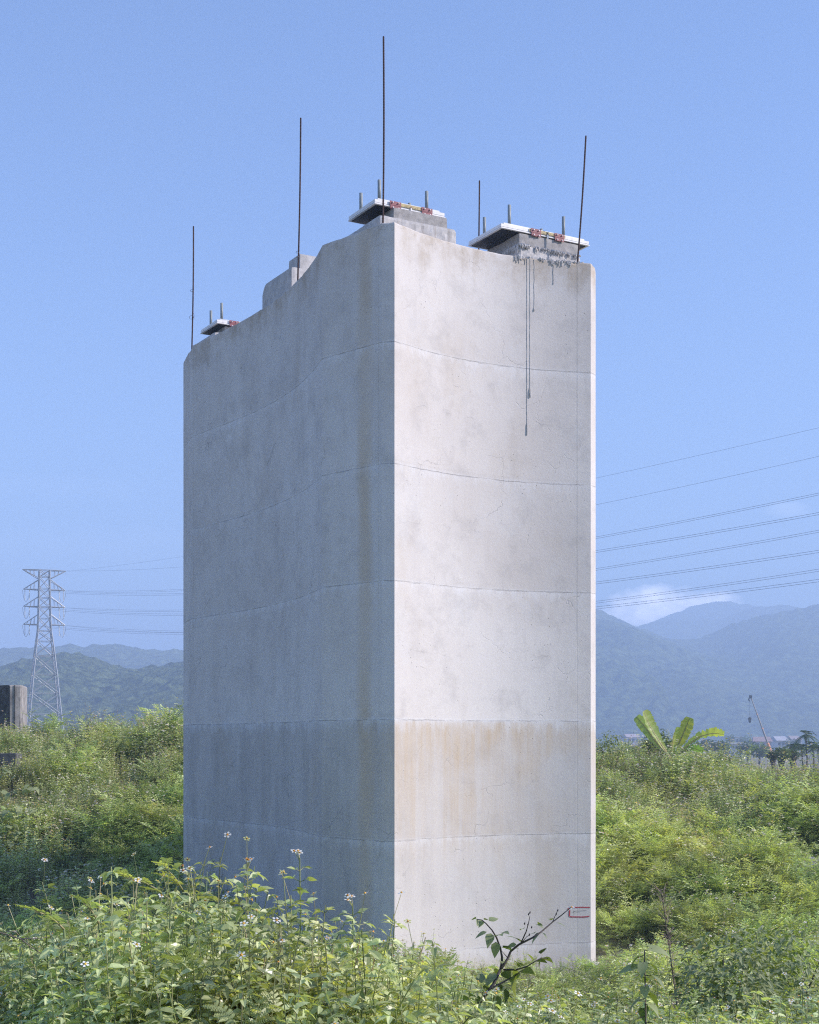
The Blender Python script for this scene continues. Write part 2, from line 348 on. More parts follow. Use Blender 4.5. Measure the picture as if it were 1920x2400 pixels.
# ------------------------------------------------------------------ mountains and haze
def mountain(name, ridge, dist, depth, cell, seed, rough, trees, xpad):
    """a wooded range: its crest follows the skyline points at its own distance, spurs and gullies run down to the plain"""
    rp = np.array([(at(px, py, dist).x, at(px, py, dist).z) for px, py in ridge])
    x0, x1 = rp[0, 0] - xpad[0], rp[-1, 0] + xpad[1]
    xs = np.arange(x0, x1, cell); ts = np.linspace(0, 1, max(24, int(depth / cell / 1.3)))
    crest = np.interp(xs, rp[:, 0], rp[:, 1])
    crest = np.convolve(np.pad(crest, 4, 'edge'), np.ones(9) / 9, 'valid')
    rng = np.random.default_rng(seed); V = []
    for t in ts:
        y = dist - depth * (1 - t)
        for i, x in enumerate(xs):
            w = depth * .35
            n1 = mnoise.fractal(Vector((x / w + seed, y / w, seed * 1.7)), 1.0, 2.1, 5)
            sp = abs(mnoise.noise(Vector((x / (w * .75) + seed * 3, t * .9, 4.2 + seed))))
            prof = t ** 1.15
            z = crest[i] * (prof + (1 - t) * t * (rough * n1 + rough * 1.6 * (.35 - sp) * 1.2))
            z += trees * (.5 + mnoise.noise(Vector((x / trees / 1.1, y / trees / 1.1, seed)))) * (.4 + .6 * rng.random()) * (t > .02)
            if t >= 1 - 1e-6: z = crest[i] + trees * .55 * (mnoise.noise(Vector((x / trees / 1.3, seed * 5.1, 0))) + .5 * rng.random())
            V.append((x, y, max(z, -.6)))
    nx = len(xs); F = []
    for j in range(len(ts) - 1):
        for i in range(nx - 1):
            a = j * nx + i; F.append((a, a + 1, a + nx + 1, a + nx))
    k = len(V)                                     # the far side drops away behind the crest
    for i, x in enumerate(xs): V.append((x, dist + depth * .35, -.6))
    j = len(ts) - 1
    for i in range(nx - 1): F.append((j * nx + i, j * nx + i + 1, k + i + 1, k + i))
    me = bpy.data.meshes.new(name); me.from_pydata(V, [], F); me.polygons.foreach_set('use_smooth', [False] * len(F))
    m_, nt, b = mat(name + '_woodland'); q = NB(nt); pos = q.n('ShaderNodeTexCoord').outputs['Object']
    c = q.mix(q.ramp(q.noise(pos, .9 / trees, 5, .7), .38, .62), (.010, .018, .010, 1), (.13, .165, .07, 1))
    c = q.mix(q.math('MULTIPLY', q.ramp(q.noise(pos, .12 / trees, 4), .5, .65), .5), c, (.10, .12, .045, 1))
    nt.links.new(c, b.inputs['Base Color']); b.inputs['Roughness'].default_value = 1; b.inputs['Specular IOR Level'].default_value = 0
    nt.links.new(q.bump(q.noise(pos, 1.2 / trees, 4, .7), 1.0, trees * .6), b.inputs['Normal'])
    me.materials.append(m_); return tag(link(name, me), kind='structure')

mountain('mountain_near_left', [(-500, 1640), (-250, 1610), (-90, 1590), (0, 1569), (40, 1556), (80, 1556), (133, 1533), (149, 1523), (168, 1519), (185, 1524), (213, 1541), (240, 1556), (267, 1569), (291, 1584), (320, 1574), (355, 1570), (387, 1573), (427, 1557), (520, 1530), (640, 1540), (800, 1600), (960, 1680), (1040, 1732)], 900, 330, 4.2, 3, .55, 5.0, (80, 10))
mountain('mountain_far_left', [(-600, 1560), (-200, 1530), (0, 1525), (29, 1533), (72, 1523), (100, 1519), (128, 1518), (160, 1523), (184, 1519), (213, 1511), (235, 1514), (253, 1525), (283, 1513), (317, 1508), (341, 1515), (365, 1530), (387, 1537), (427, 1531), (560, 1500), (760, 1470), (980, 1440), (1130, 1460)], 1750, 600, 9, 7, .5, 8, (200, 150))
mountain('mountain_near_right', [(1000, 1470), (1150, 1420), (1300, 1400), (1370, 1420), (1402, 1433), (1430, 1446), (1465, 1465), (1500, 1473), (1540, 1492), (1599, 1520), (1649, 1497), (1693, 1475), (1755, 1444), (1800, 1445), (1843, 1436), (1880, 1427), (1918, 1420), (2000, 1400), (2200, 1410), (2600, 1460)], 2150, 900, 10, 11, .5, 9, (150, 300))
mountain('mountain_far_right', [(1200, 1540), (1400, 1500), (1480, 1482), (1500, 1466), (1522, 1448), (1555, 1443), (1582, 1449), (1620, 1461), (1646, 1463), (1672, 1459), (1693, 1452), (1724, 1443), (1760, 1425), (1796, 1413), (1840, 1419), (1881, 1427), (1930, 1432), (2100, 1440), (2500, 1480)], 3000, 700, 14, 17, .4, 10, (300, 300))
mountain('mountain_horizon', [(1200, 1520), (1450, 1490), (1560, 1450), (1605, 1424), (1650, 1410), (1700, 1405), (1740, 1410), (1775, 1420), (1850, 1450), (2000, 1500)], 3450, 600, 20, 23, .3, 10, (300, 300))

def haze():
    mb = MB(); mb.box((-3200, -320, -1.6), (3200, 5600, 352))
    m_ = bpy.data.materials.new('haze_air'); m_.use_nodes = True; nt = m_.node_tree; nt.nodes.clear()
    o = nt.nodes.new('ShaderNodeOutputMaterial'); v = nt.nodes.new('ShaderNodeVolumePrincipled')
    v.inputs['Color'].default_value = (.54, .72, 1.0, 1); v.inputs['Density'].default_value = HAZE; v.inputs['Anisotropy'].default_value = 0.0
    nt.links.new(v.outputs[0], o.inputs['Volume'])
    tag(mb.build('haze', m_), 'pale blue haze lying over the valley', kind='stuff')
HAZE = 7.4e-4
haze()

# ------------------------------------------------------------------ the bridge pier
CEN = Vector((-.955, 32.335))
def fit_arc(pts, deg, n):
    p = np.array(pts, float); a, b = p[0], p[-1]; L = np.linalg.norm(b - a); e = (b - a) / L; nn = np.array([-e[1], e[0]])
    s = (p - a) @ e / L; h = (p - a) @ nn
    A = np.stack([s * (1 - s) * s ** k for k in range(deg)], 1); co = np.linalg.lstsq(A, h, rcond=None)[0]
    t = np.linspace(0, 1, n); hh = sum(co[k] * t * (1 - t) * t ** k for k in range(deg))
    return [a + e * L * ti + nn * hi for ti, hi in zip(t, hh)]
def seg(a, b, n): return [np.array(a) + (np.array(b) - np.array(a)) * i / (n - 1) for i in range(n)]
pA, pC, pK = (-.50, 26.318), (-.27, 26.265), (-1.65, 27.49)
pL1, pL2 = (-5.15, 34.48), (-5.58, 35.95); pR1, pR2 = (3.55, 28.53), (3.67, 28.72)
left_arc = fit_arc([pK, (-1.885, 28.43), (-2.07, 29.03), (-2.27, 29.49), (-2.415, 29.89), (-2.785, 30.79), (-3.12, 31.38), (-3.446, 32.0), (-3.715, 32.39), (-4.1, 33.0), (-4.615, 33.72), pL1], 3, 60)
right_arc = fit_arc([pC, (.117, 26.70), (.602, 27.18), (.975, 27.51), (1.475, 27.83), (1.985, 28.07), (2.5, 28.28), (3.01, 28.43), pR1], 3, 60)
half = seg(pL2, pL1, 10)[:-1] + [q_ for q_ in left_arc[::-1]][:-1] + seg(pK, pA, 14)[:-1] + seg(pA, pC, 5)[:-1] + right_arc[:-1] + seg(pR1, pR2, 4)[:-1]
ring = half + [np.array((2 * CEN.x, 2 * CEN.y)) - p for p in half]
ring = np.array(ring)
# narrow formwork grooves: pairs of extra points pushed 9 mm in
def with_grooves(rg, marks, depth=.004, w=.006):
    out = []; gr = []; n = len(rg)
    for i in range(n):
        a, b = rg[i], rg[(i + 1) % n]; out.append(a); gr.append(0.0)
        for mk in marks:
            mk = np.array(mk); L = np.linalg.norm(b - a)
            t = (mk - a) @ (b - a) / L ** 2; off = np.linalg.norm(a + (b - a) * t - mk)
            if 0 <= t < 1 and off < .06 and .001 < t * L - w and t * L + w < L - .001:
                for k, dd in ((-w, 0), (-w * .6, depth), (w * .6, depth), (w, 0)):
                    out.append(a + (b - a) * (t + k / L)); gr.append(dd)
    return np.array(out), np.array(gr)
g1 = np.array(pA) + (np.array(pK) - np.array(pA)) * .055
g2 = right_arc[55] + (right_arc[56] - right_arc[55]) * .5
g3 = np.array(left_arc[-1]) + (np.array(left_arc[-2]) - np.array(left_arc[-1])) * .55
RING, GRV = with_grooves(ring, [g1, g2, g3])
def ring_normals(rg):
    t = np.roll(rg, -1, 0) - np.roll(rg, 1, 0); t /= np.linalg.norm(t, axis=1)[:, None]
    return np.stack([t[:, 1], -t[:, 0]], 1)
RN = ring_normals(RING)

pier = tag(empty('bridge_pier', (CEN.x, CEN.y, 0)), 'tall unfinished concrete bridge pier with concave faces standing in the weeds', 'bridge pier')
def pier_part(name, me):
    o = link(name, me, pier); o.matrix_parent_inverse = Matrix.Translation((-CEN.x, -CEN.y, 0)); return o

def lift(i, z0, z1):
    rng = random.Random(i * 7 + 1); inset = [.000, .0012, -.0004, .0010, .0002, .0010, .000][i % 7]
    top = z1 == TOP
    def wob(z, s): return .016 * mnoise.noise(Vector((s * .13, z, 2.0))) + .006 * mnoise.noise(Vector((s * .9, z * 3, 5.0)))
    n = len(RING); rows = []
    zs = [(z0 + .0005, .0025), (z0 + .004, 0), (z0 + .03, 0)] + [(lerp(z0, z1, t), 0) for t in np.linspace(.1, .9, 6)] + ([(z1 - .03, 0), (z1 - .004, 0), (z1 - .0005, .0025)] if not top else [(z1 - .14, 0), (z1 - .05, .001), (z1 - .018, .004), (z1, .014)])
    V = []; F = []
    for k, (z, ins) in enumerate(zs):
        for j in range(n):
            gd = GRV[j] if (z > 6.5 or GRV[j] == 0) else GRV[j] * .45
            d = inset + ins + gd
            zz = z + (wob(z0, j) if k < 3 else wob(z1, j) if (k > len(zs) - 4 and not top) else 0)
            if top and k >= len(zs) - 3:
                ch = mnoise.fractal(Vector((RING[j][0] * 3.1, RING[j][1] * 3.1, 1.7)), 1, 2, 4)
                d += max(0, ch - .15) * .05 * (k - len(zs) + 4) / 3; zz += .012 * ch - max(0, ch - .25) * .05
            p = RING[j] - RN[j] * d
            V.append((p[0], p[1], zz))
    for k in range(len(zs) - 1):
        for j in range(n):
            a = k * n + j; b = k * n + (j + 1) % n
            F.append((a, b, b + n, a + n))
    F.append(tuple(range(n - 1, -1, -1))); F.append(tuple((len(zs) - 1) * n + j for j in range(n)))
    me = bpy.data.meshes.new('concrete_lift'); me.from_pydata(V, [], F); me.materials.append(M_CONC)
    bm = bmesh.new(); bm.from_mesh(me)
    for f in bm.faces: f.smooth = True
    for e in bm.edges:
        if len(e.link_faces) == 2 and e.calc_face_angle(0) > R(9): e.smooth = False
    bm.to_mesh(me); bm.free()
    return pier_part('concrete_lift', me)
zb = [-1.2] + JOINTS + [TOP]
lifts = [lift(i, zb[i], zb[i + 1]) for i in range(len(zb) - 1)]

RZ = R(29.5); EV = Vector((math.cos(RZ), math.sin(RZ), 0)); EU = Vector((-math.sin(RZ), math.cos(RZ), 0))
def fm(o): return Matrix.Translation(Vector((o[0], o[1], 0))) @ Matrix.Rotation(RZ, 4, 'Z')

def rough_box(name, org, sx, sy, z0, z1, material, amp=.012, cell=.07, seed=0, shape=None):
    """a hand-cast block: subdivided box with worn edges and a lumpy surface; local x along the short face, y to the back"""
    bm = bmesh.new(); nx, ny, nz = max(2, int(sx / cell)), max(2, int(sy / cell)), max(2, int((z1 - z0) / cell))
    vid = {}
    def vert(i, j, k):
        if (i, j, k) not in vid: vid[i, j, k] = bm.verts.new((sx * i / nx, sy * j / ny, z0 + (z1 - z0) * k / nz))
        return vid[i, j, k]
    for i in range(nx):
        for j in range(ny):
            bm.faces.new((vert(i, j, 0), vert(i, j + 1, 0), vert(i + 1, j + 1, 0), vert(i + 1, j, 0)))
            bm.faces.new((vert(i, j, nz), vert(i + 1, j, nz), vert(i + 1, j + 1, nz), vert(i, j + 1, nz)))
    for i in range(nx):
        for k in range(nz):
            bm.faces.new((vert(i, 0, k), vert(i + 1, 0, k), vert(i + 1, 0, k + 1), vert(i, 0, k + 1)))
            bm.faces.new((vert(i, ny, k), vert(i, ny, k + 1), vert(i + 1, ny, k + 1), vert(i + 1, ny, k)))
    for j in range(ny):
        for k in range(nz):
            bm.faces.new((vert(0, j, k), vert(0, j, k + 1), vert(0, j + 1, k + 1), vert(0, j + 1, k)))
            bm.faces.new((vert(nx, j, k), vert(nx, j + 1, k), vert(nx, j + 1, k + 1), vert(nx, j, k + 1)))
    cx, cy, cz = sx / 2, sy / 2, (z0 + z1) / 2
    for (i, j, k), v in vid.items():
        nb = (i in (0, nx)) + (j in (0, ny)) + (k in (0, nz))
        p = v.co.copy(); n_ = mnoise.fractal(Vector((p.x * 7 + seed, p.y * 7, p.z * 7)), 1, 2, 4)
        d = Vector((0 if 0 < i < nx else (-1 if i == 0 else 1), 0 if 0 < j < ny else (-1 if j == 0 else 1), 0 if 0 < k < nz else (-1 if k == 0 else 1)))
        v.co = p + d.normalized() * (amp * n_) - d * (amp * (.8 * (nb - 1)) * (1 if k > 0 else 0)) * (1 + .6 * n_)
        if shape: v.co = shape(v.co)
    me = bpy.data.meshes.new(name); bm.to_mesh(me); bm.free(); me.materials.append(material); me.transform(fm(org))
    return pier_part(name, me)

def bearing(org, z, L, D, pad0, pad1, br, label, sleeves, sc_w=.58):
    """expansion bearing: white sole plate with travel scale, clamped by red brackets, four anchor sleeves on top"""
    t = tag(empty('bridge_bearing', (org[0], org[1], z), RZ), label, 'bridge bearing', 'bearings set on the pier head')
    th = .088
    mb = MB(); mb.box((0, 0, .036), (L, D, th)); mb.box((.006, .006, .004), (L - .006, D - .006, .034))
    mb.box((-.012, -.012, 0), (L + .012, D + .012, .016)); mb.build('sole_plate', M_WHITE, t)
    mb = MB(); mb.box((.07, .02, th + .002), (L - .10, D - .02, th + .034)); mb.build('top_plate', M_PLATE, t)
    # pot and membrane hanging below the plate
    mb = MB(); x0, x1 = .04, L - .05
    nx, ny = 14, 8
    vs = [(lerp(x0, x1, i / nx), lerp(.04, D - .04, j / ny), -.012 - (.05 * math.sin(math.pi * i / nx) * math.sin(math.pi * j / ny) + .016 * mnoise.noise(Vector((i * .7, j * .8, org[0]))))) for j in range(ny + 1) for i in range(nx + 1)]
    fs = [(j*(nx+1)+i, (j+1)*(nx+1)+i, (j+1)*(nx+1)+i+1, j*(nx+1)+i+1) for j in range(ny) for i in range(nx)]
    mb.add(vs, fs); mb.box((x0, .04, -.010), (x1, D - .04, -.001)); mb.build('membrane', M_BLACK, t, True)
    # scale plate and brackets on the near edge
    c0 = (br[0] + br[1]) / 2
    mb = MB(); mb.box((c0 - sc_w / 2, -.018, .040), (c0 + sc_w / 2, -.0125, .096)); sp = mb.build('scale_plate', M_YEL, t)
    mb = MB()
    for i in range(9):
        x = c0 - .13 + .0325 * i; h = .018 if i % 4 == 0 else .011
        mb.box((x - .004, -.0205, .046), (x + .004, -.0185, .046 + h))
    tag(mb.build('scale_print', M_TICK, sp), kind='stuff')
    mb = MB(); mb.box((c0 - .016, -.034, -.045), (c0 + .012, -.022, .040)); pt = mb.build('pointer', M_WHITE, t)
    mb = MB(); mb.add([(c0 - .018, -.0235, .046), (c0 + .014, -.0235, .046), (c0 - .002, -.0235, .080), (c0 - .018, -.0205, .046), (c0 + .014, -.0205, .046), (c0 - .002, -.0205, .080)], [(0, 1, 2), (5, 4, 3), (0, 3, 4, 1), (1, 4, 5, 2), (2, 5, 3, 0)]); mb.build('pointer_tip', M_RED, pt)
    for x in br:
        mb = MB(); w = .118
        mb.box((x - w, -.030, .028), (x + w, -.0195, .106)); mb.box((x - w + .012, -.030, -.040), (x + w - .004, -.0195, .022)); mb.box((x - w + .02, -.026, .02), (x + w - .02, -.021, .03))
        k = mb.build('bracket', M_RED, t)
        for bx, bz in ((-.06, .078), (.06, .078), (-.06, -.018), (.06, -.018)):
            m2 = MB(); m2.tube([(x + bx, -.031, bz), (x + bx, -.052, bz)], .013, 6); m2.tube([(x + bx, -.050, bz), (x + bx, -.060, bz)], .007, 6); m2.build('bolt', M_BOLT, k)
    for sx_, sy_, h in sleeves:
        mb = MB(); mb.tube([(sx_, sy_, th + .035), (sx_, sy_, th + .035 + h)], .033, 14)
        o = mb.build('anchor_sleeve', M_PIPE, t, True)
        for p in o.data.polygons:
            if len(p.vertices) > 4: p.use_smooth = False
    return t

# front corner bearing
rough_box('plinth', (-.545, 26.86), 1.66, 1.75, TOP - .02, TOP + .36, M_PLINTH, .016, .055, 1)
rough_box('mortar_pad', (-.545 + .30 * EV.x + .02 * EU.x, 26.86 + .30 * EV.y + .02 * EU.y + .02), 1.16, 1.0, TOP + .34, TOP + .555, M_MORTAR, .006, .06, 2)
bearing((-.64, 26.93), TOP + .575, 1.50, 1.06, 0, 0, (.42, 1.10), 'bearing plate on the front corner of the pier head, beside the tallest rebar', [(.18, .16, .40), (1.20, .16, .38), (.16, .86, .38), (1.22, .86, .38)])
# right corner bearing: a larger plate
rough_box('plinth', (2.13, 28.43), 1.50, 1.55, TOP - .02, TOP + .35, M_SPILL, .020, .05, 3)
rough_box('mortar_pad', (2.13 + .03 * EV.x + .02 * EU.x, 28.45 + .03 * EV.y + .02 * EU.y), 1.43, 1.2, TOP + .33, TOP + .58, M_MORTAR, .006, .06, 4)
bearing((1.78, 28.27), TOP + .60, 2.10, 1.20, 0, 0, (.80, 1.36), 'widest bearing plate, on the right corner of the pier head above the mortar drips', [(.32, .20, .44), (1.62, .20, .44), (.20, .92, .40), (1.60, .95, .42)], .86)
# far left bearing
rough_box('plinth', (-4.62, 34.55), 1.5, 1.3, TOP - .02, TOP + .36, M_PLINTH, .016, .06, 5)
rough_box('mortar_pad', (-4.62 + .3 * EV.x + .1 * EU.x, 34.55 + .3 * EV.y + .1 * EU.y), 1.1, 1.0, TOP + .34, TOP + .555, M_MORTAR, .006, .08, 6)
bearing((-4.57, 34.62), TOP + .575, 1.50, 1.06, 0, 0, (.42, 1.10), 'small-looking far bearing plate at the low left end of the pier head', [(.18, .16, .42), (1.20, .16, .40), (.16, .80, .40), (1.22, .86, .40)])
# stopper block in the middle of the head
def cut(p):
    if p.y > 1.38 and p.z > TOP + .45: p.z = min(p.z, TOP + .70 - (p.y - 1.38) * 1.4)
    return p
rough_box('stopper_block', (-2.50, 30.86), 1.9, 1.55, TOP - .02, TOP + .70, M_PLINTH, .010, .07, 7, cut)
rough_box('stopper_cap', (-2.335, 31.08), 1.5, .58, TOP + .66, TOP + 1.04, M_PLINTH, .004, .10, 8)

def rebar(base, tip, r=.0165, loops=()):
    base, tip = Vector(base), Vector(tip); L = (tip - base).length; n = int(L / .014); pts = []; rad = []
    bend = Vector((.012, .006, 0))
    for i in range(n + 1):
        t = i / n; pts.append(base.lerp(tip, t) + bend * math.sin(t * math.pi)); rad.append(r * (1.12 if i % 2 else .93))
    rad[0] = r; rad[-1] = r * .9
    mb = MB(); mb.tube(pts, rad, 7); o = mb.build('rebar', M_REBAR); o.parent = pier; o.matrix_parent_inverse = Matrix.Translation((-CEN.x, -CEN.y, 0))
    for lt, lr in loops:
        c = base.lerp(tip, lt); m2 = MB()
        m2.tube([c + Vector((lr * .8 * math.cos(a) - .01, lr * .5 * math.sin(a), lr * math.sin(a) + .012 * a)) for a in np.linspace(0, 7.2, 22)], .004, 4)
        m2.build('tie_wire', M_WIRE, o)
rebar(at(897.5, 520, 26.42) - Vector((0, 0, .15)), at(899, 85, 26.42))
rebar(at(697.5, 652, 29.75) - Vector((0, 0, .2)), at(705, 276, 29.75), loops=((.20, .045), (.17, .03)))
rebar(at(449.5, 808, 34.62) - Vector((0, 0, .2)), at(453.5, 530, 34.62), loops=((.48, .05), (.27, .07)))
rebar((1.50, 32.5, TOP - .1), at(1124, 423, 32.6))
rebar(at(1353, 614, 28.72) - Vector((0, 0, .1)), at(1373.5, 318, 28.72))

# mortar spilled over the edge under the widest bearing, and the long drips below it
def arc_at_px(px):
    best = min(range(len(right_arc) - 1), key=lambda i: abs(960 + right_arc[i][0] / right_arc[i][1] * F_PX - px))
    a, b = right_arc[best], right_arc[best + 1]
    t = (b - a) / np.linalg.norm(b - a); return np.array(a), np.array((t[1], -t[0])), t
def drips():
    rng = random.Random(5); mb = MB()
    def run(px, z0, z1, r, fat=1.0, tail=True):
        p, n_, t_ = arc_at_px(px); off = (px - (960 + p[0] / p[1] * F_PX)) * p[1] / F_PX
        k = max(4, int((z0 - z1) / .035)); pts = []; rad = []
        for i in range(k + 1):
            q_ = i / k; s = off + .006 * mnoise.noise(Vector((px, q_ * 9, 0)))
            o = r * (.75 + .35 * mnoise.noise(Vector((px * 1.3, q_ * 30, 3))))
            rr = r * (1 + .5 * mnoise.noise(Vector((px, q_ * 40, 1))))
            if tail and q_ > .93: rr *= 1 + fat * math.sin((q_ - .93) / .07 * math.pi * .8); o *= 1 + fat
            pts.append((p[0] + t_[0] * s + n_[0] * o, p[1] + t_[1] * s + n_[1] * o, lerp(z0, z1, q_))); rad.append(max(.003, rr))
        mb.tube(pts, rad, 6)
    for px, yb, r, fat in ((1235.5, 1020, .0042, 1.7), (1242.5, 932, .004, 3.0), (1252.5, 730, .004, 1.7), (1297.5, 666, .005, 1.2)):
        d = arc_at_px(px)[0][1]; run(px, TOP - .02, at(px, yb, d).z, r, fat)
    cl = [rng.uniform(1204, 1345) for _ in range(11)] + [1210, 1216, 1222, 1228, 1292, 1297, 1304]
    for i in range(85):                              # fringe along the edge, in clumps
        px = rng.choice(cl) + rng.gauss(0, 1.8)
        dens = 1.0 if px < 1232 or 1283 < px < 1318 else .45
        run(px, TOP + .01, TOP - rng.uniform(.02, .05 + .14 * dens * rng.random()), rng.uniform(.004, .010), .5)
    for i in range(95):                              # crust drooping over the plinth
        f = rng.random() if rng.random() < .3 else min(.99, max(0, rng.choice((.06, .1, .14, .3, .42, .55, .62, .78, .9)) + rng.gauss(0, .022))); a = Vector((2.13, 28.43, 0)) + EV * (1.5 * f) - EU * .012
        L = rng.uniform(.02, .10); z0 = TOP + .35; b0 = a - EU * rng.uniform(.0, .03); w = rng.uniform(-.03, .03)
        mb.tube([b0 + EU * .03 + Vector((0, 0, z0 + .008)), b0 + Vector((0, 0, z0 - .02)), b0 + EV * w * .5 - EU * .012 + Vector((0, 0, z0 - L * .6)), b0 + EV * w - EU * .004 + Vector((0, 0, z0 - L))], [.012, rng.uniform(.012, .022), rng.uniform(.008, .016), .004], 5)
    for i in range(60):
        f = rng.random(); a = Vector((2.13, 28.43, 0)) + EU * (1.1 * f) - EV * .012; L = rng.uniform(.05, .2); z0 = TOP + .35
        mb.tube([a + EV * .03 + Vector((0, 0, z0 + .008)), a + Vector((0, 0, z0 - .02)), a - EV * .01 + Vector((0, 0, z0 - L))], [.012, .018, .004], 5)
    for i in range(110):                              # lumps lying on the ledge
        px = rng.uniform(1205, 1370); p, n_, t_ = arc_at_px(min(px, 1375)); q_ = p - n_ * rng.uniform(.01, .22); s = rng.uniform(.012, .035)
        mb.tube([(q_[0] + rng.uniform(-.04, .04), q_[1], TOP - .01), (q_[0], q_[1] + rng.uniform(-.02, .02), TOP + s * .7), (q_[0] + s, q_[1], TOP + s)], [s * 1.1, s, s * .4], 6)
    o = mb.build('mortar_spill', M_SPILL, pier); o.matrix_parent_inverse = Matrix.Translation((-CEN.x, -CEN.y, 0)); tag(o, kind='stuff')
drips()

def paint_marks():
    """the red sprayed frame round a surveyor's height mark near the foot of the right edge"""
    def on(px, py, off=.004):
        p, n_, t_ = arc_at_px(px); s = (px - (960 + p[0] / p[1] * F_PX)) * p[1] / F_PX
        q_ = p + t_ * s + n_ * off; z = CAM_Z + (HORIZON - py) * q_[1] / F_PX
        return Vector((q_[0], q_[1], z)), Vector((t_[0], t_[1], 0))
    def stroke(mb, pts, w, off, seed=0):
        dense = []
        for a, b in zip(pts[:-1], pts[1:]):
            k = max(2, int(math.hypot(b[0] - a[0], b[1] - a[1]) / 1.2))
            dense += [(lerp(a[0], b[0], i / k), lerp(a[1], b[1], i / k)) for i in range(k)]
        dense.append(pts[-1]); vs = []; n = len(dense)
        for i, (x, y) in enumerate(dense):
            a, b = dense[max(0, i - 1)], dense[min(n - 1, i + 1)]; dx, dy = b[0] - a[0], b[1] - a[1]; l = math.hypot(dx, dy) or 1
            ww = w * (1 + .25 * mnoise.noise(Vector((x * .3 + seed, y * .3, 0)))) * (.6 if i in (0, n - 1) else 1)
            for sg in (-1, 1): vs.append(on(x - dy / l * ww * sg, y + dx / l * ww * sg, off)[0])
        mb.add(vs, [(2 * i, 2 * i + 1, 2 * i + 3, 2 * i + 2) for i in range(n - 1)])
    mb = MB(); stroke(mb, [(1330.5, 2131), (1335, 2128), (1345, 2127), (1365, 2126.5), (1384, 2127)], 1.15, .004, 1)
    stroke(mb, [(1335.6, 2133), (1335.2, 2140), (1334.5, 2147), (1338, 2149), (1352, 2149.2), (1368, 2149.3), (1380, 2148.2), (1382, 2147)], 1.25, .0055, 2)
    f = mb.build('red_paint_frame', M_SPRAY, lifts[1]); f.matrix_parent_inverse = Matrix.Identity(4)
    mb = MB(); stroke(mb, [(1343, 2135.6), (1375, 2134.5)], .28, .004); stroke(mb, [(1345.5, 2146), (1345.3, 2137)], .30, .004)
    stroke(mb, [(1343, 2139.5), (1345.3, 2136.9), (1348, 2138)], .25, .0055)
    for i, x in enumerate((1349, 1351.2, 1353.2, 1355.2, 1357.6)): stroke(mb, [(x, 2137.4), (x + .5, 2138.6), (x - .1, 2139.9)], .16, .004)
    for i, x in enumerate((1349.5, 1352, 1354.5, 1358, 1361)): stroke(mb, [(x, 2143), (x + 1, 2143.2)], .16, .004)
    m2 = mb.build('height_mark', M_TICK, lifts[1])
paint_marks()

# ------------------------------------------------------------------ pylon and power lines
PY = Vector((at(104, 1738, 350).x, 350, 0))
def pylon():
    t = tag(empty('transmission_tower', PY, R(20)), 'tall steel lattice electricity pylon beyond the weeds at left', 'pylon')
    H = [(0, 4.6), (5.5, 4.15), (11, 3.62), (16, 3.15), (20.5, 2.74), (25, 2.25), (28.5, 1.85), (31, 1.55), (34, 1.40), (36.8, 1.36), (39, 1.30), (41.2, 1.26), (44, 1.22), (45.6, 1.20)]
    def crn(k, z, w): return Vector(((1, 1, -1, -1)[k] * w, (1, -1, -1, 1)[k] * w, z))
    for k in range(4):
        mb = MB(); mb.tube([crn(k, z, w) for z, w in H], [.16 if z < 30 else .13 for z, w in H], 4); mb.build('leg', M_STEEL, t)
    for side in range(4):
        mb = MB(); a, b = side, (side + 1) % 4
        for (z0, w0), (z1, w1) in zip(H[:-1], H[1:]):
            wd = .09 if z0 < 28 else .085
            mb.strut(crn(a, z0, w0), crn(b, z1, w1), wd); mb.strut(crn(b, z0, w0), crn(a, z1, w1), wd)
            mb.strut(crn(a, z1, w1), crn(b, z1, w1), wd * .8)
            if z0 < 24:
                m0 = (crn(a, z0, w0) + crn(b, z1, w1)) / 2; mb.strut(crn(a, (z0 + z1) / 2, (w0 + w1) / 2), crn(b, (z0 + z1) / 2, (w0 + w1) / 2), .05)
        tag(mb.build('bracing', M_STEEL, t), kind='stuff')
    tips = {}
    for lvl, (z, zt, half) in enumerate(((32.5, 35.0, 4.9), (36.8, 39.2, 4.9), (40.9, 43.2, 4.9), (45.6, 43.6, 5.1))):
        for sg in (-1, 1):
            mb = MB(); tip = Vector((sg * half, 0, z)); w = 1.4; wr = .10
            for y in (-1, 1):
                mb.strut((sg * w, y * w * .9, z), tip, wr); mb.strut((sg * w, y * w * .9, zt), tip, wr)
                for f in (.3, .55, .8): mb.strut(Vector((sg * w, y * w * .9, z)).lerp(tip, f), Vector((sg * w, y * w * .9, zt)).lerp(tip, f * .85), .05)
            for f in (.2, .45, .7): mb.strut(Vector((sg * w, -w * .9, z)).lerp(tip, f), Vector((sg * w, w * .9, z)).lerp(tip, f), .045)
            mb.build('crossarm', M_STEEL, t); tips[lvl, sg] = tip
            if lvl < 3:
                for dx in (-.35, -1.4):
                    m2 = MB(); p0 = tip + Vector((sg * dx, 0, -.05)); n = 16
                    m2.tube([p0 + Vector((0, 0, -2.6 * i / n)) for i in range(n + 1)], [.11 if i % 2 else .06 for i in range(n + 1)], 6); m2.build('insulator', M_INSUL, t)
                m2 = MB(); m2.tube([tip + Vector((sg * .2 - sg * 1.7 * f, .6 * math.sin(f * 3), -.2 - 2.7 * math.sin(math.pi * f) ** .7)) for f in np.linspace(0, 1, 14)], .04, 4); m2.build('jumper', M_CABLE, t)
    Mw = Matrix.Translation(PY) @ Matrix.Rotation(R(20), 4, 'Z')
    return {k: Mw @ v for k, v in tips.items()}
TIPS = pylon()
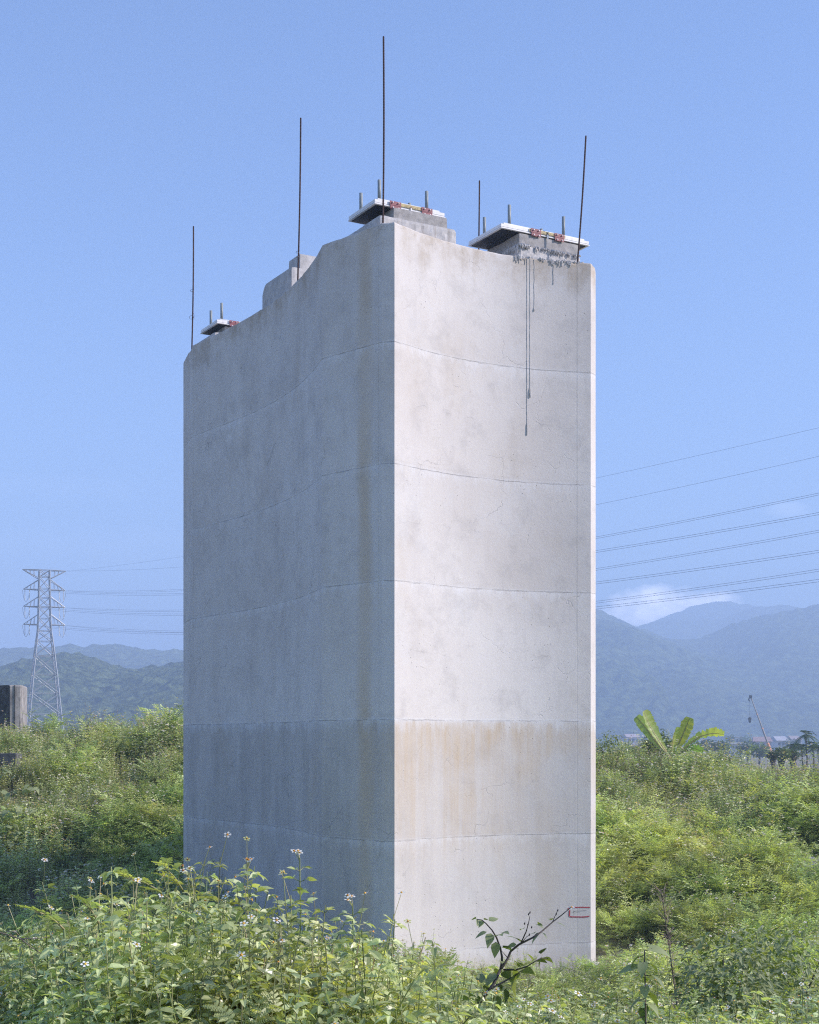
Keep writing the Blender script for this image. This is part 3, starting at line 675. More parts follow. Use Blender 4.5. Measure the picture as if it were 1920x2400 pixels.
def power_lines():
    dirv = Vector((107.8, -150, 0)); names = {(3, 1): 'uppermost', (3, -1): 'second highest', (2, 1): 'third from the top', (2, -1): 'fourth from the top', (1, 1): 'fifth from the top', (1, -1): 'sixth from the top', (0, 1): 'seventh from the top', (0, -1): 'lowest'}
    for (lvl, sg), p in TIPS.items():
        b_, c_, tmax = {(3, 1): (-9.95, 5.2, 1.9), (3, -1): (-21.2, 10.43, 1.9), (2, 1): (-18.38, 10.07, 1.8), (2, -1): (-22.42, 10.48, 1.9), (1, 1): (-19.01, 10.43, 1.8), (1, -1): (-21.97, 10.12, 1.9), (0, 1): (-19.25, 10.46, 1.8), (0, -1): (-20.18, 9.41, 1.9)}[lvl, sg]
        start = p + Vector((.4, -.4, -.1)); ts = np.linspace(0, tmax, 240)
        mb = MB()
        for tw in ((0,) if lvl == 3 else (-1, 1)):
            off = Vector((.16, .12, .0)) * tw
            mb.tube([start + dirv * t_ + off * min(1, t_ * 8) + Vector((0, 0, b_ * t_ + c_ * t_ * t_ + .16 * tw * min(1, t_ * 8))) for t_ in ts], .014 if lvl == 3 else .018, 4)
        tag(mb.build('power_line', M_CABLE), f'{names[lvl, sg]} overhead wire slung from the lattice pylon across the sky', 'power line', 'overhead power lines')
power_lines()

# ------------------------------------------------------------------ old pier stub behind the weeds, slab, town, crane
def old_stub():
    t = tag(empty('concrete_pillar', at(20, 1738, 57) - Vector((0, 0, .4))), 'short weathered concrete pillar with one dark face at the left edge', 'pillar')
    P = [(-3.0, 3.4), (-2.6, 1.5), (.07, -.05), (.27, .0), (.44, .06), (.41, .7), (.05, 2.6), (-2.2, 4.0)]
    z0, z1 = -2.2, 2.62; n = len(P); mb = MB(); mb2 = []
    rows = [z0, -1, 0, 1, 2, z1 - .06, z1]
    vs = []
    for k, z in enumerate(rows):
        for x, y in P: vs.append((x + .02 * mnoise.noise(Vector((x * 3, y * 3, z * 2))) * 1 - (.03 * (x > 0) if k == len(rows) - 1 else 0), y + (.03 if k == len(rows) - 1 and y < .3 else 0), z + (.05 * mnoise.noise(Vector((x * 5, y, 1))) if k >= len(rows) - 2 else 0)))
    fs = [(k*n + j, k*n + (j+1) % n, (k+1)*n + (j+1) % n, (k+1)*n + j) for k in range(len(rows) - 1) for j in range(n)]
    fs.append(tuple((len(rows) - 1) * n + j for j in range(n))); mb.add(vs, fs); so = mb.build('shaft', [M_STUB, simple('dark_face_concrete', (.075, .072, .07), .95, 0, .6, 5, .5)], t)
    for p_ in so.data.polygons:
        if p_.normal.x < -.2 and p_.normal.y < 0: p_.material_index = 1  # faces turned left and forward take the darker concrete
    mb = MB(); mb.box((.235, -.035, z0), (.255, .05, z1 - .02)); mb.build('corner_groove', M_DARK, t)
    w = tag(MB_box('concrete_footing', (at(-140, 1760, 46).x, 46, at(0, 1790, 46).z - 1.2), (2.4, .8, 1.52), simple('mouldy_footing', (.10, .10, .10), .95, 0, .5, 4, .5)), 'low dark concrete footing among weeds at the left edge', 'footing')
def MB_box(name, org, size, material):
    me = bpy.data.meshes.new(name); bm = bmesh.new(); bmesh.ops.create_cube(bm, size=1.0)
    for v in bm.verts: v.co = Vector(((v.co.x + .5) * size[0], (v.co.y + .5) * size[1], (v.co.z + .5) * size[2]))
    bmesh.ops.bevel(bm, geom=bm.edges[:], offset=.03, segments=2, affect='EDGES'); bmesh.ops.subdivide_edges(bm, edges=bm.edges[:], cuts=3, use_grid_fill=True)
    for v in bm.verts: v.co += Vector((mnoise.noise(v.co * 3), mnoise.noise(v.co * 3 + Vector((9, 0, 0))), mnoise.noise(v.co * 3 + Vector((0, 9, 0))))) * .03
    bm.to_mesh(me); bm.free(); me.materials.append(material); o = link(name, me); o.location = org; return o
old_stub()
sl_ = MB_box('concrete_slab', at(1775, 2062, 33.6), (1.9, .9, .22), simple('pale_debris', (.34, .34, .35), .9, 0, .2, 5, .5)); sl_.rotation_euler = (R(8), R(-3), R(12))
tag(sl_, 'pale concrete slab half buried in the weeds at right', 'slab')

def house(px0, px1, py_top, d, col, roofcol, label, depth=9, flat=True, wins=3, floors=2):
    x0, x1 = at(px0, 0, d).x, at(px1, 0, d).x; H = at(0, py_top, d).z; W = x1 - x0
    t = tag(empty('house', ((x0 + x1) / 2, d, 0), R(random.Random(px0).uniform(-9, 9))), label, 'house', 'far town houses')
    mw = simple('house_wall', col, .85, 0, .08, .4); mr = simple('house_roof', roofcol, .7, 0, .1, .5)
    mb = MB(); mb.box((-W/2, 0, 0), (W/2, depth, H)); mb.build('wall', mw, t)
    mb = MB()
    if flat: mb.box((-W/2 - .4, -.5, H + .002), (W/2 + .4, depth + .3, H + .45))
    else: mb.add([(-W/2 - .5, -.6, H), (W/2 + .5, -.6, H), (W/2 + .5, depth + .6, H), (-W/2 - .5, depth + .6, H), (-W/2, depth / 2, H + 1.6), (W/2, depth / 2, H + 1.6)], [(0, 1, 5, 4), (2, 3, 4, 5), (3, 0, 4), (1, 2, 5), (3, 2, 1, 0)])
    mb.build('roof', mr, t)
    mg = simple('house_glass', (.06, .08, .11), .25)
    for f in range(floors):
        for i in range(wins):
            x = -W/2 + W * (i + .5) / wins; z = H * (f + .35) / floors; w = W / wins * .3
            mb = MB(); mb.box((x - w, -.06, z), (x + w, .04, z + H / floors * .38)); wo = mb.build('window', mg, t)
            mb = MB(); mb.box((x - w - .12, -.14, z - .14), (x + w + .12, -.002, z - .01)); mb.build('sill', mw, wo)
house(1712, 1744, 1744, 430, (.55, .55, .56), (.60, .58, .56), 'pale two-storey house below the white-roofed one in the far town')
house(1725, 1740, 1728, 620, (.72, .72, .73), (.70, .70, .72), 'small white house rising behind its neighbours in the far town', 8, True, 2)
house(1769, 1808, 1738, 480, (.50, .46, .44), (.36, .26, .24), 'brick-red roofed house just left of the crane boom', 10, False)
house(1822, 1850, 1736, 520, (.62, .62, .64), (.45, .45, .48), 'grey-roofed house right of the crane boom', 9, False)
house(1640, 1706, 1741, 560, (.58, .59, .62), (.66, .67, .70), 'long low pale shed in the far town behind the banana leaf', 12, True, 6, 1)
house(1856, 1880, 1733, 640, (.55, .52, .52), (.38, .32, .31), 'farthest small house beside the palms', 9, False, 2)
house(1470, 1500, 1728, 700, (.6, .55, .53), (.46, .38, .37), 'reddish far house seen left of the banana plant', 10, False, 3)

def crane():
    d = 400; tip = at(1761, 1636, d); foot = at(1812, 1775, d); v = foot - tip; t = tag(empty('mobile_crane', (foot.x, d, 0)), 'telescopic crane boom with orange lower section rising over the town', 'crane')
    O = Vector((foot.x, d, 0))
    for f0, f1, w, m_, nm in ((0, .27, .15, M_CRANE, 'boom_section'), (.265, .51, .20, M_CRANE, 'boom_section'), (.505, .765, .26, M_CRANE, 'boom_section'), (.76, 1.35, .42, M_ORANGE, 'base_boom')):
        mb = MB(); mb.tube([tip + v * f0 - O, tip + v * f1 - O], w, 4); o = mb.build(nm, m_, t)
        m2 = MB(); m2.tube([tip + v * f1 * .995 - O, tip + v * (f1 + .012) - O], w * 1.5, 4); m2.build('collar', M_ORANGE, o)
    mb = MB(); h = tip - O; mb.box((h.x - .55, -.3, h.z - .1), (h.x + .15, .3, h.z + .75)); mb.tube([h + Vector((-.5, 0, .1)), h + Vector((-.75, 0, -.5)), h + Vector((-.4, 0, -.9))], .18, 5); mb.build('boom_head', M_DARK, t)
    mb = MB(); mb.tube([h + Vector((-.35, 0, 0)), h + Vector((-.38, 0, -5.6))], .035, 4); mb.build('hoist_rope', M_DARK, t)
    mb = MB(); mb.tube([h + Vector((-.38, 0, -5.2)), h + Vector((-.38, 0, -5.5)), h + Vector((-.38, 0, -6.4)), h + Vector((-.3, 0, -6.9))], [.16, .5, .38, .06], 6); mb.build('hook_block', M_DARK, t)
    mb = MB(); mb.box((-3.5, -1.4, .9), (5.5, 1.4, 2.0)); mb.box((-3.2, -1.2, 2.0), (-1.2, 1.2, 3.2)); cb = mb.build('carrier', M_ORANGE, t)
    for x in (-2.5, -1.0, 2.8, 4.3):
        for y in (-1.3, 1.3):
            m2 = MB(); m2.tube([(x, y - .25, .65), (x, y + .25, .65)], .65, 14); m2.build('wheel', M_DARK, cb)
crane()

# ------------------------------------------------------------------ leaves and plants
def leaf4(mb, o, d, up, L, W, mi=0, tint=.5, fold=.18, droop=.15):
    """a pointed leaf folded along its midrib: base, widest point, tip"""
    d = d.normalized(); s = d.cross(up)
    s = s.normalized() if s.length > 1e-6 else Vector((1, 0, 0)); n = s.cross(d)
    a = o + d * (L * .26) - n * (L * droop * .05); m_ = o + d * (L * .62) - n * (L * droop * .36); t = o + d * L - n * (L * droop)
    mb.add([o, a + s * W * .5 + n * W * fold, a, a - s * W * .5 + n * W * fold, m_ + s * W * .37 + n * W * fold * .8, m_, m_ - s * W * .37 + n * W * fold * .8, t], [(0, 2, 1), (0, 3, 2), (1, 2, 5, 4), (2, 3, 6, 5), (4, 5, 7), (5, 6, 7)], mi, tint)
def leaf2(mb, o, d, up, L, W, mi=0, tint=.5):
    d = d.normalized(); s = d.cross(up)
    s = s.normalized() if s.length > 1e-6 else Vector((1, 0, 0)); n = s.cross(d)
    m_ = o + d * (L * .45); mb.add([o, m_ + s * W * .5 + n * W * .15, o + d * L - n * L * .12, m_ - s * W * .5 + n * W * .15], [(0, 2, 1), (0, 3, 2)], mi, tint)
UP = Vector((0, 0, 1))
def flower(mb, o, rng, r=.014, mp=2, md=3, n=5):
    ax = Vector((rng.uniform(-.5, .5), rng.uniform(-.6, .3), 1)).normalized(); a = ax.orthogonal().normalized(); b = ax.cross(a)
    for k in range(n):
        q_ = 6.283 * k / n; dd = (a * math.cos(q_) + b * math.sin(q_)); sd = ax.cross(dd)
        mb.add([o + dd * r * .2, o + dd * r * .8 + sd * r * .36, o + dd * r * 1.12, o + dd * r * .8 - sd * r * .36], [(0, 1, 2, 3)], mp, .5)
    mb.add([o + (a * math.cos(t) + b * math.sin(t)) * r * .42 for t in (0, 1.57, 3.14, 4.71)] + [o + ax * r * .42], [(0, 1, 4), (1, 2, 4), (2, 3, 4), (3, 0, 4)], md, .5)
def weed_stem(mb, base, top, rng, L=.07, detail=True, nodes=6, flowers=.6, start=.25, tb=0.0, trif=True):
    """an upright weed stem with opposite pairs of toothed leaves and a few small daisies on top"""
    base, top = Vector(base), Vector(top); H = (top - base).length; bend = Vector((rng.uniform(-.1, .1), rng.uniform(-.1, .1), 0)) * H
    P = lambda t: base.lerp(top, t) + bend * math.sin(t * 2.4)
    mb.tube([P(t) for t in (np.linspace(0, 1, 5) if detail else (0, .5, 1))], [lerp(.0042, .0018, t) for t in (np.linspace(0, 1, 5) if detail else (0, .5, 1))], 4 if detail else 3, 1, rng.uniform(.2, .8), False)
    az0 = rng.uniform(0, 6.28)
    for k in range(nodes):
        t = lerp(start, .97, (k + rng.uniform(-.2, .2)) / max(1, nodes - 1)); t = min(max(t, .05), .99); az0 += 1.57 + rng.uniform(-.4, .4)
        sz = L * lerp(1.1, .72 if detail else .55, t ** 1.6) * rng.uniform(.75, 1.2)
        for sd in (0, math.pi):
            a_ = az0 + sd; out = Vector((math.cos(a_), math.sin(a_), rng.uniform(-.1, .65))).normalized(); o = P(t)
            tn = min(1, max(0, rng.gauss(.38 + .3 * t + tb, .18))); up = Vector((rng.gauss(.15, .55), rng.gauss(-.2, .55), 1))
            if detail and trif and rng.random() < .8:
                pe = o + out * sz * .55; mb.tube([o, pe], [.0016, .0012], 3, 1, .5, False)
                leaf4(mb, pe, out + Vector((0, 0, rng.uniform(-.7, .25))), up, sz * 1.1, sz * .52, 0, tn, .16, .25)
                for s2 in (-1, 1):
                    lat = Vector((-out.y, out.x, 0)) * s2; leaf4(mb, pe, out * .45 + lat + Vector((0, 0, rng.uniform(-.4, .35))), up, sz * .8, sz * .42, 0, min(1, tn + .06), .16, .2)
            elif detail: leaf4(mb, o, out, up, sz * 1.5, sz * .55, 0, tn, .16, .3)
            else: leaf2(mb, o, out, up, sz * 1.55, sz * .72, 0, tn)
    if rng.random() < flowers:
        for k in range(rng.choice((1, 2, 3))):
            tip = P(1) + Vector((rng.uniform(-.04, .04), rng.uniform(-.04, .04), rng.uniform(.02, .09))); mb.tube([P(.98), tip], [.0016, .0012], 3, 1, .6, False)
            if rng.random() < .8: flower(mb, tip, rng, .0145 if detail else .022)
            else: mb.tube([tip, tip + Vector((0, 0, .008))], [.003, .004], 5, 3 if rng.random() < .4 else 1, .5)
def feather_leaf(mb, o, out, rng, L=.22, detail=True, mi=0, tint=.6, np_=5):
    """twice-pinnate leaf: a rachis with pairs of pinnae; near ones carry their leaflets"""
    out = out.normalized(); lat = out.cross(UP); lat = lat.normalized() if lat.length > 1e-4 else Vector((1, 0, 0)); n = lat.cross(out)
    P = lambda t: o + out * L * t - n * L * .28 * t * t
    mb.tube([P(0), P(.5), P(1)], [.0018, .0014, .0008], 3, 1, .6, False)
    for k in range(np_):
        t = lerp(.22, 1, k / (np_ - 1)); pl = L * .45 * (1 - .25 * abs(t - .55))
        for s2 in (-1, 1):
            dd = (out * lerp(.45, .75, t) + lat * s2 + n * rng.uniform(-.15, .12)).normalized(); p0 = P(t)
            if detail:
                side = dd.cross(n).normalized(); m_ = 8
                for q_ in range(m_):
                    f = (q_ + .6) / m_; c = p0 + dd * pl * f - n * pl * .22 * f * f; ll = pl * .17 * (1 - .35 * f)
                    for s3 in (-1, 1):
                        e = c + side * s3 * ll + dd * ll * .35; w_ = dd * pl * .042
                        mb.add([c - w_, e - w_ * .6, e + w_ * .8, c + w_], [(0, 1, 2, 3) if s3 > 0 else (3, 2, 1, 0)], mi, min(1, max(0, tint + rng.uniform(-.12, .12))))
            else: leaf2(mb, p0, dd - n * .1, n, pl, pl * .30, mi, min(1, max(0, tint + rng.uniform(-.2, .2))))
def feather_branch(mb, base, tip, rng, L=.22, detail=True, n=7, mi=0, tint=.6, sag=.12):
    base, tip = Vector(base), Vector(tip); v = tip - base
    P = lambda t: base + v * t + Vector((0, 0, sag * v.length * math.sin(math.pi * t)))
    mb.tube([P(t) for t in (0, .35, .7, 1)], [.006, .0045, .003, .0018], 4, 1, .5, False)
    for k in range(n):
        t = lerp(.18, 1, k / (n - 1)); a_ = k * 2.4 + rng.uniform(-.5, .5); dv = v.normalized(); s1 = dv.cross(UP); s1 = s1.normalized() if s1.length > 1e-3 else Vector((1, 0, 0)); s2 = s1.cross(dv)
        out = s1 * math.cos(a_) + s2 * (abs(math.sin(a_)) * .6 - .1) + dv * .55
        feather_leaf(mb, P(t), out, rng, L * rng.uniform(.7, 1.1) * (1.0 if t < .8 else .75), detail, mi, min(1, tint + .15 * t), 5 if detail else 4)
def grass_tuft(mb, rng, n=26, H=.7, mi=0, spread=.16):
    for k in range(n):
        a_ = rng.uniform(0, 6.28); r_ = spread * math.sqrt(rng.random()); b = Vector((math.cos(a_) * r_, math.sin(a_) * r_, 0)); h = H * rng.uniform(.5, 1.1)
        dv = Vector((math.cos(a_) + rng.uniform(-.6, .6), math.sin(a_) + rng.uniform(-.6, .6), 0)) * h * rng.uniform(.2, .6); s = Vector((-dv.y, dv.x, 0)).normalized() * rng.uniform(.0025, .005)
        ps = [b + dv * (t * t) + Vector((0, 0, h * (t - .32 * t * t * t))) for t in (0, .35, .7, 1)]; tn = rng.random()
        mb.add([ps[0] - s, ps[0] + s, ps[1] - s, ps[1] + s, ps[2] - s * .7, ps[2] + s * .7, ps[3]], [(0, 1, 3, 2), (2, 3, 5, 4), (4, 5, 6)], mi, tn)

WEED_MATS = [L_WEED, L_STEM, L_PETAL, L_DISC, L_FEATH, L_GRASS, L_DRY, L_BROAD]
def proto_weed_near(seed):
    rng = random.Random(seed); mb = MB()
    for k in range(rng.randint(7, 9)):
        b = Vector((rng.uniform(-.10, .10), rng.uniform(-.10, .10), 0)); t = b + Vector((rng.uniform(-.20, .20), rng.uniform(-.20, .20), rng.uniform(.55, 1.05)))
        weed_stem(mb, b, t, rng, rng.uniform(.046, .070), True, rng.randint(18, 21), .14, .05)
    return mb
def proto_feather_near(seed):
    rng = random.Random(seed); mb = MB()
    for k in range(4):
        b = Vector((rng.uniform(-.06, .06), rng.uniform(-.06, .06), rng.uniform(.1, .4))); a_ = k * 1.6 + rng.uniform(-.4, .4)
        feather_branch(mb, b, b + Vector((math.cos(a_) * .34, math.sin(a_) * .34, rng.uniform(.3, .6))), rng, rng.uniform(.085, .125), True, 9, 4, .55)
    return mb
def proto_weed_far(seed, fl=.5, tb=0.0, H=1.0):
    rng = random.Random(seed); mb = MB()
    for k in range(13):
        b = Vector((rng.gauss(0, .15), rng.gauss(0, .15), 0)); t = b * 1.5 + Vector((rng.gauss(0, .13), rng.gauss(0, .13), H * rng.uniform(.6, 1.12)))
        weed_stem(mb, b, t, rng, rng.uniform(.050, .072), False, 10, fl, .22, tb)
    return mb
def proto_feather_far(seed):
    rng = random.Random(seed); mb = MB()
    for k in range(9):
        b = Vector((rng.gauss(0, .12), rng.gauss(0, .12), rng.uniform(.15, .6))); a_ = rng.uniform(0, 6.28); r_ = rng.uniform(.3, .6)
        feather_branch(mb, b, b + Vector((math.cos(a_) * r_, math.sin(a_) * r_, rng.uniform(.2, .5))), rng, rng.uniform(.18, .25), False, 8, 4, .52, .15)
    return mb
def proto_broad_far(seed):
    rng = random.Random(seed); mb = MB()
    for k in range(170):
        v = Vector((rng.gauss(0, 1), rng.gauss(0, 1), rng.gauss(.2, .8))).normalized() * rng.uniform(.6, 1); o = Vector((v.x * .42, v.y * .42, .5 + v.z * .42))
        leaf4(mb, o, Vector((v.x, v.y, -.2 + rng.uniform(-.3, .5))), UP, rng.uniform(.05, .095), rng.uniform(.032, .058), 7, rng.gauss(.5, .22), .12, .3)
    for k in range(6): mb.tube([(0, 0, 0), (rng.uniform(-.25, .25), rng.uniform(-.25, .25), .7)], [.008, .004], 4, 6, .3, False)
    return mb
def proto_grass(seed, H=.75):
    mb = MB(); grass_tuft(mb, random.Random(seed), 34, H, 5); return mb
def proto_dry(seed):
    rng = random.Random(seed); mb = MB()
    for k in range(16):
        b = Vector((rng.gauss(0, .12), rng.gauss(0, .12), 0)); t = b * 1.6 + Vector((rng.gauss(0, .2), rng.gauss(0, .2), rng.uniform(.5, 1.1)))
        mb.tube([b, b.lerp(t, .5) + Vector((rng.uniform(-.05, .05), 0, 0)), t], [.004, .003, .0015], 3, 6, rng.random(), False)
        for q_ in range(7): leaf2(mb, b.lerp(t, rng.uniform(.3, 1)), Vector((rng.gauss(0, 1), rng.gauss(0, 1), rng.gauss(0, .5))), UP, rng.uniform(.02, .05), .014, 6, rng.random())
    return mb

def scatter(name, protos, P, rot, scl, kind_idx, label, cat):
    """one mass of plants: the object's own mesh holds a few model plants and the spots where they grow; geometry nodes plant them"""
    V = []; F = []; mi = []; tint = []; kd = []
    for k, mb in enumerate(protos):
        o = len(V); V += mb.v; F += [tuple(o + i for i in f) for f in mb.f]; mi += mb.m; tint += mb.t; kd += [k] * len(mb.v)
    nP = len(V); V += [tuple(p) for p in P]; N = len(P)
    me = bpy.data.meshes.new(name); me.from_pydata(V, [], F)
    for m_ in WEED_MATS: me.materials.append(m_)
    me.polygons.foreach_set('material_index', mi)
    me.attributes.new('tint', 'FLOAT', 'POINT').data.foreach_set('value', np.array(tint + [.5] * N, np.float32))
    me.attributes.new('kd', 'INT', 'POINT').data.foreach_set('value', np.array(kd + [100 + int(k) for k in kind_idx], np.int32))
    r = np.zeros((nP + N, 3), np.float32); r[nP:] = rot; me.attributes.new('rot', 'FLOAT_VECTOR', 'POINT').data.foreach_set('vector', r.ravel())
    s = np.ones((nP + N, 3), np.float32); s[nP:] = scl; me.attributes.new('scl', 'FLOAT_VECTOR', 'POINT').data.foreach_set('vector', s.ravel())
    o = tag(link(name, me), label, cat, None, 'stuff')
    ng = bpy.data.node_groups.new(name + '_nodes', 'GeometryNodeTree')
    ng.interface.new_socket('Geometry', in_out='INPUT', socket_type='NodeSocketGeometry'); ng.interface.new_socket('Geometry', in_out='OUTPUT', socket_type='NodeSocketGeometry')
    N_ = ng.nodes.new; lk = ng.links.new; gi = N_('NodeGroupInput'); go = N_('NodeGroupOutput'); jn = N_('GeometryNodeJoinGeometry')
    def attr(nm, ty): q_ = N_('GeometryNodeInputNamedAttribute'); q_.data_type = ty; q_.inputs['Name'].default_value = nm; return next(s_ for s_ in q_.outputs if s_.enabled and s_.name == 'Attribute')
    a_k, a_r, a_s = attr('kd', 'INT'), attr('rot', 'FLOAT_VECTOR'), attr('scl', 'FLOAT_VECTOR')
    e2r = N_('FunctionNodeEulerToRotation'); lk(a_r, e2r.inputs[0])
    def pick(v):
        c = N_('FunctionNodeCompare'); c.data_type = 'INT'; c.operation = 'EQUAL'
        ins = [s_ for s_ in c.inputs if s_.enabled and s_.type == 'INT']; lk(a_k, ins[0]); ins[1].default_value = v
        sp = N_('GeometryNodeSeparateGeometry'); sp.domain = 'POINT'; lk(gi.outputs[0], sp.inputs['Geometry']); lk(c.outputs[0], sp.inputs['Selection']); return sp.outputs['Selection']
    for k in range(len(protos)):
        io = N_('GeometryNodeInstanceOnPoints'); lk(pick(100 + k), io.inputs['Points']); lk(pick(k), io.inputs['Instance']); lk(e2r.outputs[0], io.inputs['Rotation']); lk(a_s, io.inputs['Scale']); lk(io.outputs[0], jn.inputs[0])
    lk(jn.outputs[0], go.inputs[0])
    md = o.modifiers.new('plants', 'NODES'); md.node_group = ng
    return o

NR = np.random.default_rng(12)
def in_poly(x, y, poly):
    c = np.zeros(len(x), bool); n = len(poly); j = n - 1
    for i in range(n):
        xi, yi = poly[i]; xj, yj = poly[j]
        c ^= ((yi > y) != (yj > y)) & (x < (xj - xi) * (y - yi) / (yj - yi + 1e-12) + xi); j = i
    return c
PIER_POLY = [tuple(p + (p - np.array((CEN.x, CEN.y))) * .03) for p in ring]
def fnoise(x, y, s, seed):
    return np.array([mnoise.fractal(Vector((a / s + seed * 7.3, b / s - seed * 3.1, seed)), 1, 2, 3) for a, b in zip(x, y)])

# --- the far banks
def banks():
    n = 15500; y = 27 + 31 * NR.random(n) ** .92; hw = .30 * y + 4.5; x = (NR.random(n) * 2 - 1) * hw
    ok = ~in_poly(x, y, PIER_POLY)
    hid = (np.abs(x + 1.0) < 2.3) & (y > 40)                        # wholly behind the pier
    ok &= ~(hid & (NR.random(n) < .6)); ok &= ~((fnoise(x, y, 2.4, 11) < -.34) & (NR.random(n) < .75)); x, y = x[ok], y[ok]
    f1 = fnoise(x, y, 3.2, 1); f2 = fnoise(x, y, 1.6, 2); n = len(x)
    k = np.where(NR.random(n) < .5, 0, 1)                            # flowering weeds
    right = x > 0
    featherzone = np.where(right, (y > 28.5) & (y < 37.5 + 2.5 * f1), (y > 37.5) & (y < 43.5 + 2.5 * f1) & (x > -8.6 + f2 * 2))
    pf = np.where(featherzone, .70 + .5 * f2, .10 + .5 * f1)
    k = np.where(NR.random(n) < pf, np.where(NR.random(n) < .5, 2, 3), k)
    darkz = np.where(right, (y > 38) & (y < 46), (y > 33) & (y < 40))
    k = np.where((NR.random(n) < np.where(darkz, .36, .12) + .6 * (f1 - .12)) & ~featherzone, 4, k)
    k = np.where(NR.random(n) < .035, 5, k); k = np.where((NR.random(n) < .03) | ((f2 > .34) & (NR.random(n) < .55) & ~featherzone), 6, k)
    z = gh(x, y) - .05
    s = (.72 + .5 * NR.random(n)) * (1 + .85 * f1 + .25 * f2); s = np.clip(s, .38, 1.8)
    s *= np.where(y < 31, .75, 1.0); s *= np.where(~right & (y > 46), 1.0, 1)
    s *= np.where(k == 4, np.where(y > 43, .62, .82 + .2 * NR.random(n)), 1)
    near = np.hypot(x - CEN.x, y - CEN.y) < 6.5; s *= np.where(near, .8, 1)
    s *= np.where(right & (y < 30.2) & (x < 5.5), .55, 1)
    rot = np.stack([NR.normal(0, .14, n), NR.normal(0, .14, n), NR.random(n) * 6.28], 1)
    sc3 = np.stack([s, s, s * (.85 + .3 * NR.random(n))], 1)
    protos = [proto_weed_far(1), proto_weed_far(2, .7, .1), proto_feather_far(3), proto_feather_far(4), proto_broad_far(5), proto_grass(6), proto_dry(7)]
    scatter('bank_undergrowth', protos, np.stack([x, y, z], 1), rot, sc3, k, 'sunlit tangle of weeds and feathery shrubs covering the banks behind the pier', 'undergrowth')
banks()

# --- the dip between the photographer's bank and the pier
def dip():
    n = 5200; y = 9.0 + 18.5 * NR.random(n) ** .85; x = (NR.random(n) * 2 - 1) * (.30 * y + 3.2)
    ok = ~in_poly(x, y, PIER_POLY); x, y = x[ok], y[ok]; n = len(x); f1 = fnoise(x, y, 2.2, 4); f2 = fnoise(x, y, 1.1, 5)
    right = x > .12 * y
    k = np.where(NR.random(n) < .5, 0, 1); k = np.where(NR.random(n) < .34 + .5 * f1, 2, k); k = np.where(NR.random(n) < .22 + .4 * f2, 3, k); k = np.where(NR.random(n) < .08, 4, k)
    k = np.where((NR.random(n) < .5) & (x > .235 * y) & (y < 15), 3, k)
    s = np.clip((.62 + .4 * NR.random(n)) * (1 + .5 * f1), .35, 1.15)
    s *= np.where((x > .02 * y) & (x < .16 * y), .62, 1)             # low growth keeps the foot of the right face in view
    z = gh(x, y) - .05; rot = np.stack([NR.normal(0, .16, n), NR.normal(0, .16, n), NR.random(n) * 6.28], 1)
    protos = [proto_weed_far(11, .8), proto_weed_far(12, .8, .1), proto_feather_far(13), proto_grass(14, .8), proto_dry(15)]
    scatter('dip_undergrowth', protos, np.stack([x, y, z], 1), rot, np.stack([s, s, s], 1), k, 'pale green weeds, grass and feathery shoots in the dip before the pier', 'undergrowth')
dip()

# --- the weeds at the photographer's feet
def hedge_top(x, y):
    """how tall the nearest weeds stand above the bank, by place along it"""
    h = np.interp(x / np.maximum(y, 1) * 6.5, [-2.6, -2.0, -1.75, -1.45, -1.0, -.5, -.05, .35, .65, .95, 1.9, 3], [.68, .72, .88, 1.12, 1.18, 1.06, .92, .80, .74, .72, .72, .72])
    return h
def foreground():
    n = 3000; y = 4.7 + 4.6 * NR.random(n); x = (NR.random(n) * 2 - 1) * (.30 * y + 1.3); f1 = fnoise(x, y, .9, 8); f2 = fnoise(x, y, .6, 9)
    k = np.where(NR.random(n) < .5, 0, np.where(NR.random(n) < .5, 1, 2)); k = np.where(NR.random(n) < .26 + .6 * f1, np.where(NR.random(n) < .5, 3, 4), k)
    k = np.where((NR.random(n) < .05 + .35 * (x > .1 * y)), 5, k)
    h = hedge_top(x, y); h = np.where((y < 6.1) & (x < -.2 * y), h * .78, h)
    s = h * (.80 + .32 * NR.random(n)) * (1 + .25 * f2); s = np.where(k == 5, s * 1.1, s)
    z = gh(x, y) - .04; rot = np.stack([NR.normal(0, .17, n), NR.normal(0, .17, n), NR.random(n) * 6.28], 1)
    w = .75 + .25 * s
    protos = [proto_weed_near(21), proto_weed_near(22), proto_weed_near(23), proto_feather_near(24), proto_feather_near(25), proto_grass(26, .85)]
    scatter('foreground_weeds', protos, np.stack([x, y, z], 1), rot, np.stack([w, w, s], 1), k, 'bright flowering weeds and feathery leaves filling the bottom of the view', 'weeds')
foreground()

# ---- heroes: plants that stand out one by one
def make_leaf(name, L, W, mats, heart=False, nseg=5, fold=.12, droop=.2, tint=.5):
    """a blade with a folded midrib, pointing along +X, base at the origin"""
    mb = MB(); vs = []; 
    for i in range(nseg + 1):
        t = i / nseg
        w = W * .5 * ((math.sin(math.pi * t ** .62)) if not heart else (math.sin(math.pi * (t * .93 + .07) ** .55) * (1.05 - .25 * t)))
        x = L * t - (.12 * L * (1 - t) ** 6 if heart else 0); z = -droop * L * t * t
        vs += [(x - (.14 * L if heart and i == 0 else 0), w, z + fold * w), (x, 0, z), (x - (.14 * L if heart and i == 0 else 0), -w, z + fold * w)]
    fs = []
    for i in range(nseg):
        a = i * 3; fs += [(a, a + 1, a + 4, a + 3), (a + 1, a + 2, a + 5, a + 4)]
    mb.add(vs, [f[::-1] for f in fs], 0, tint); me = mb.mesh(name, mats, True)
    return me
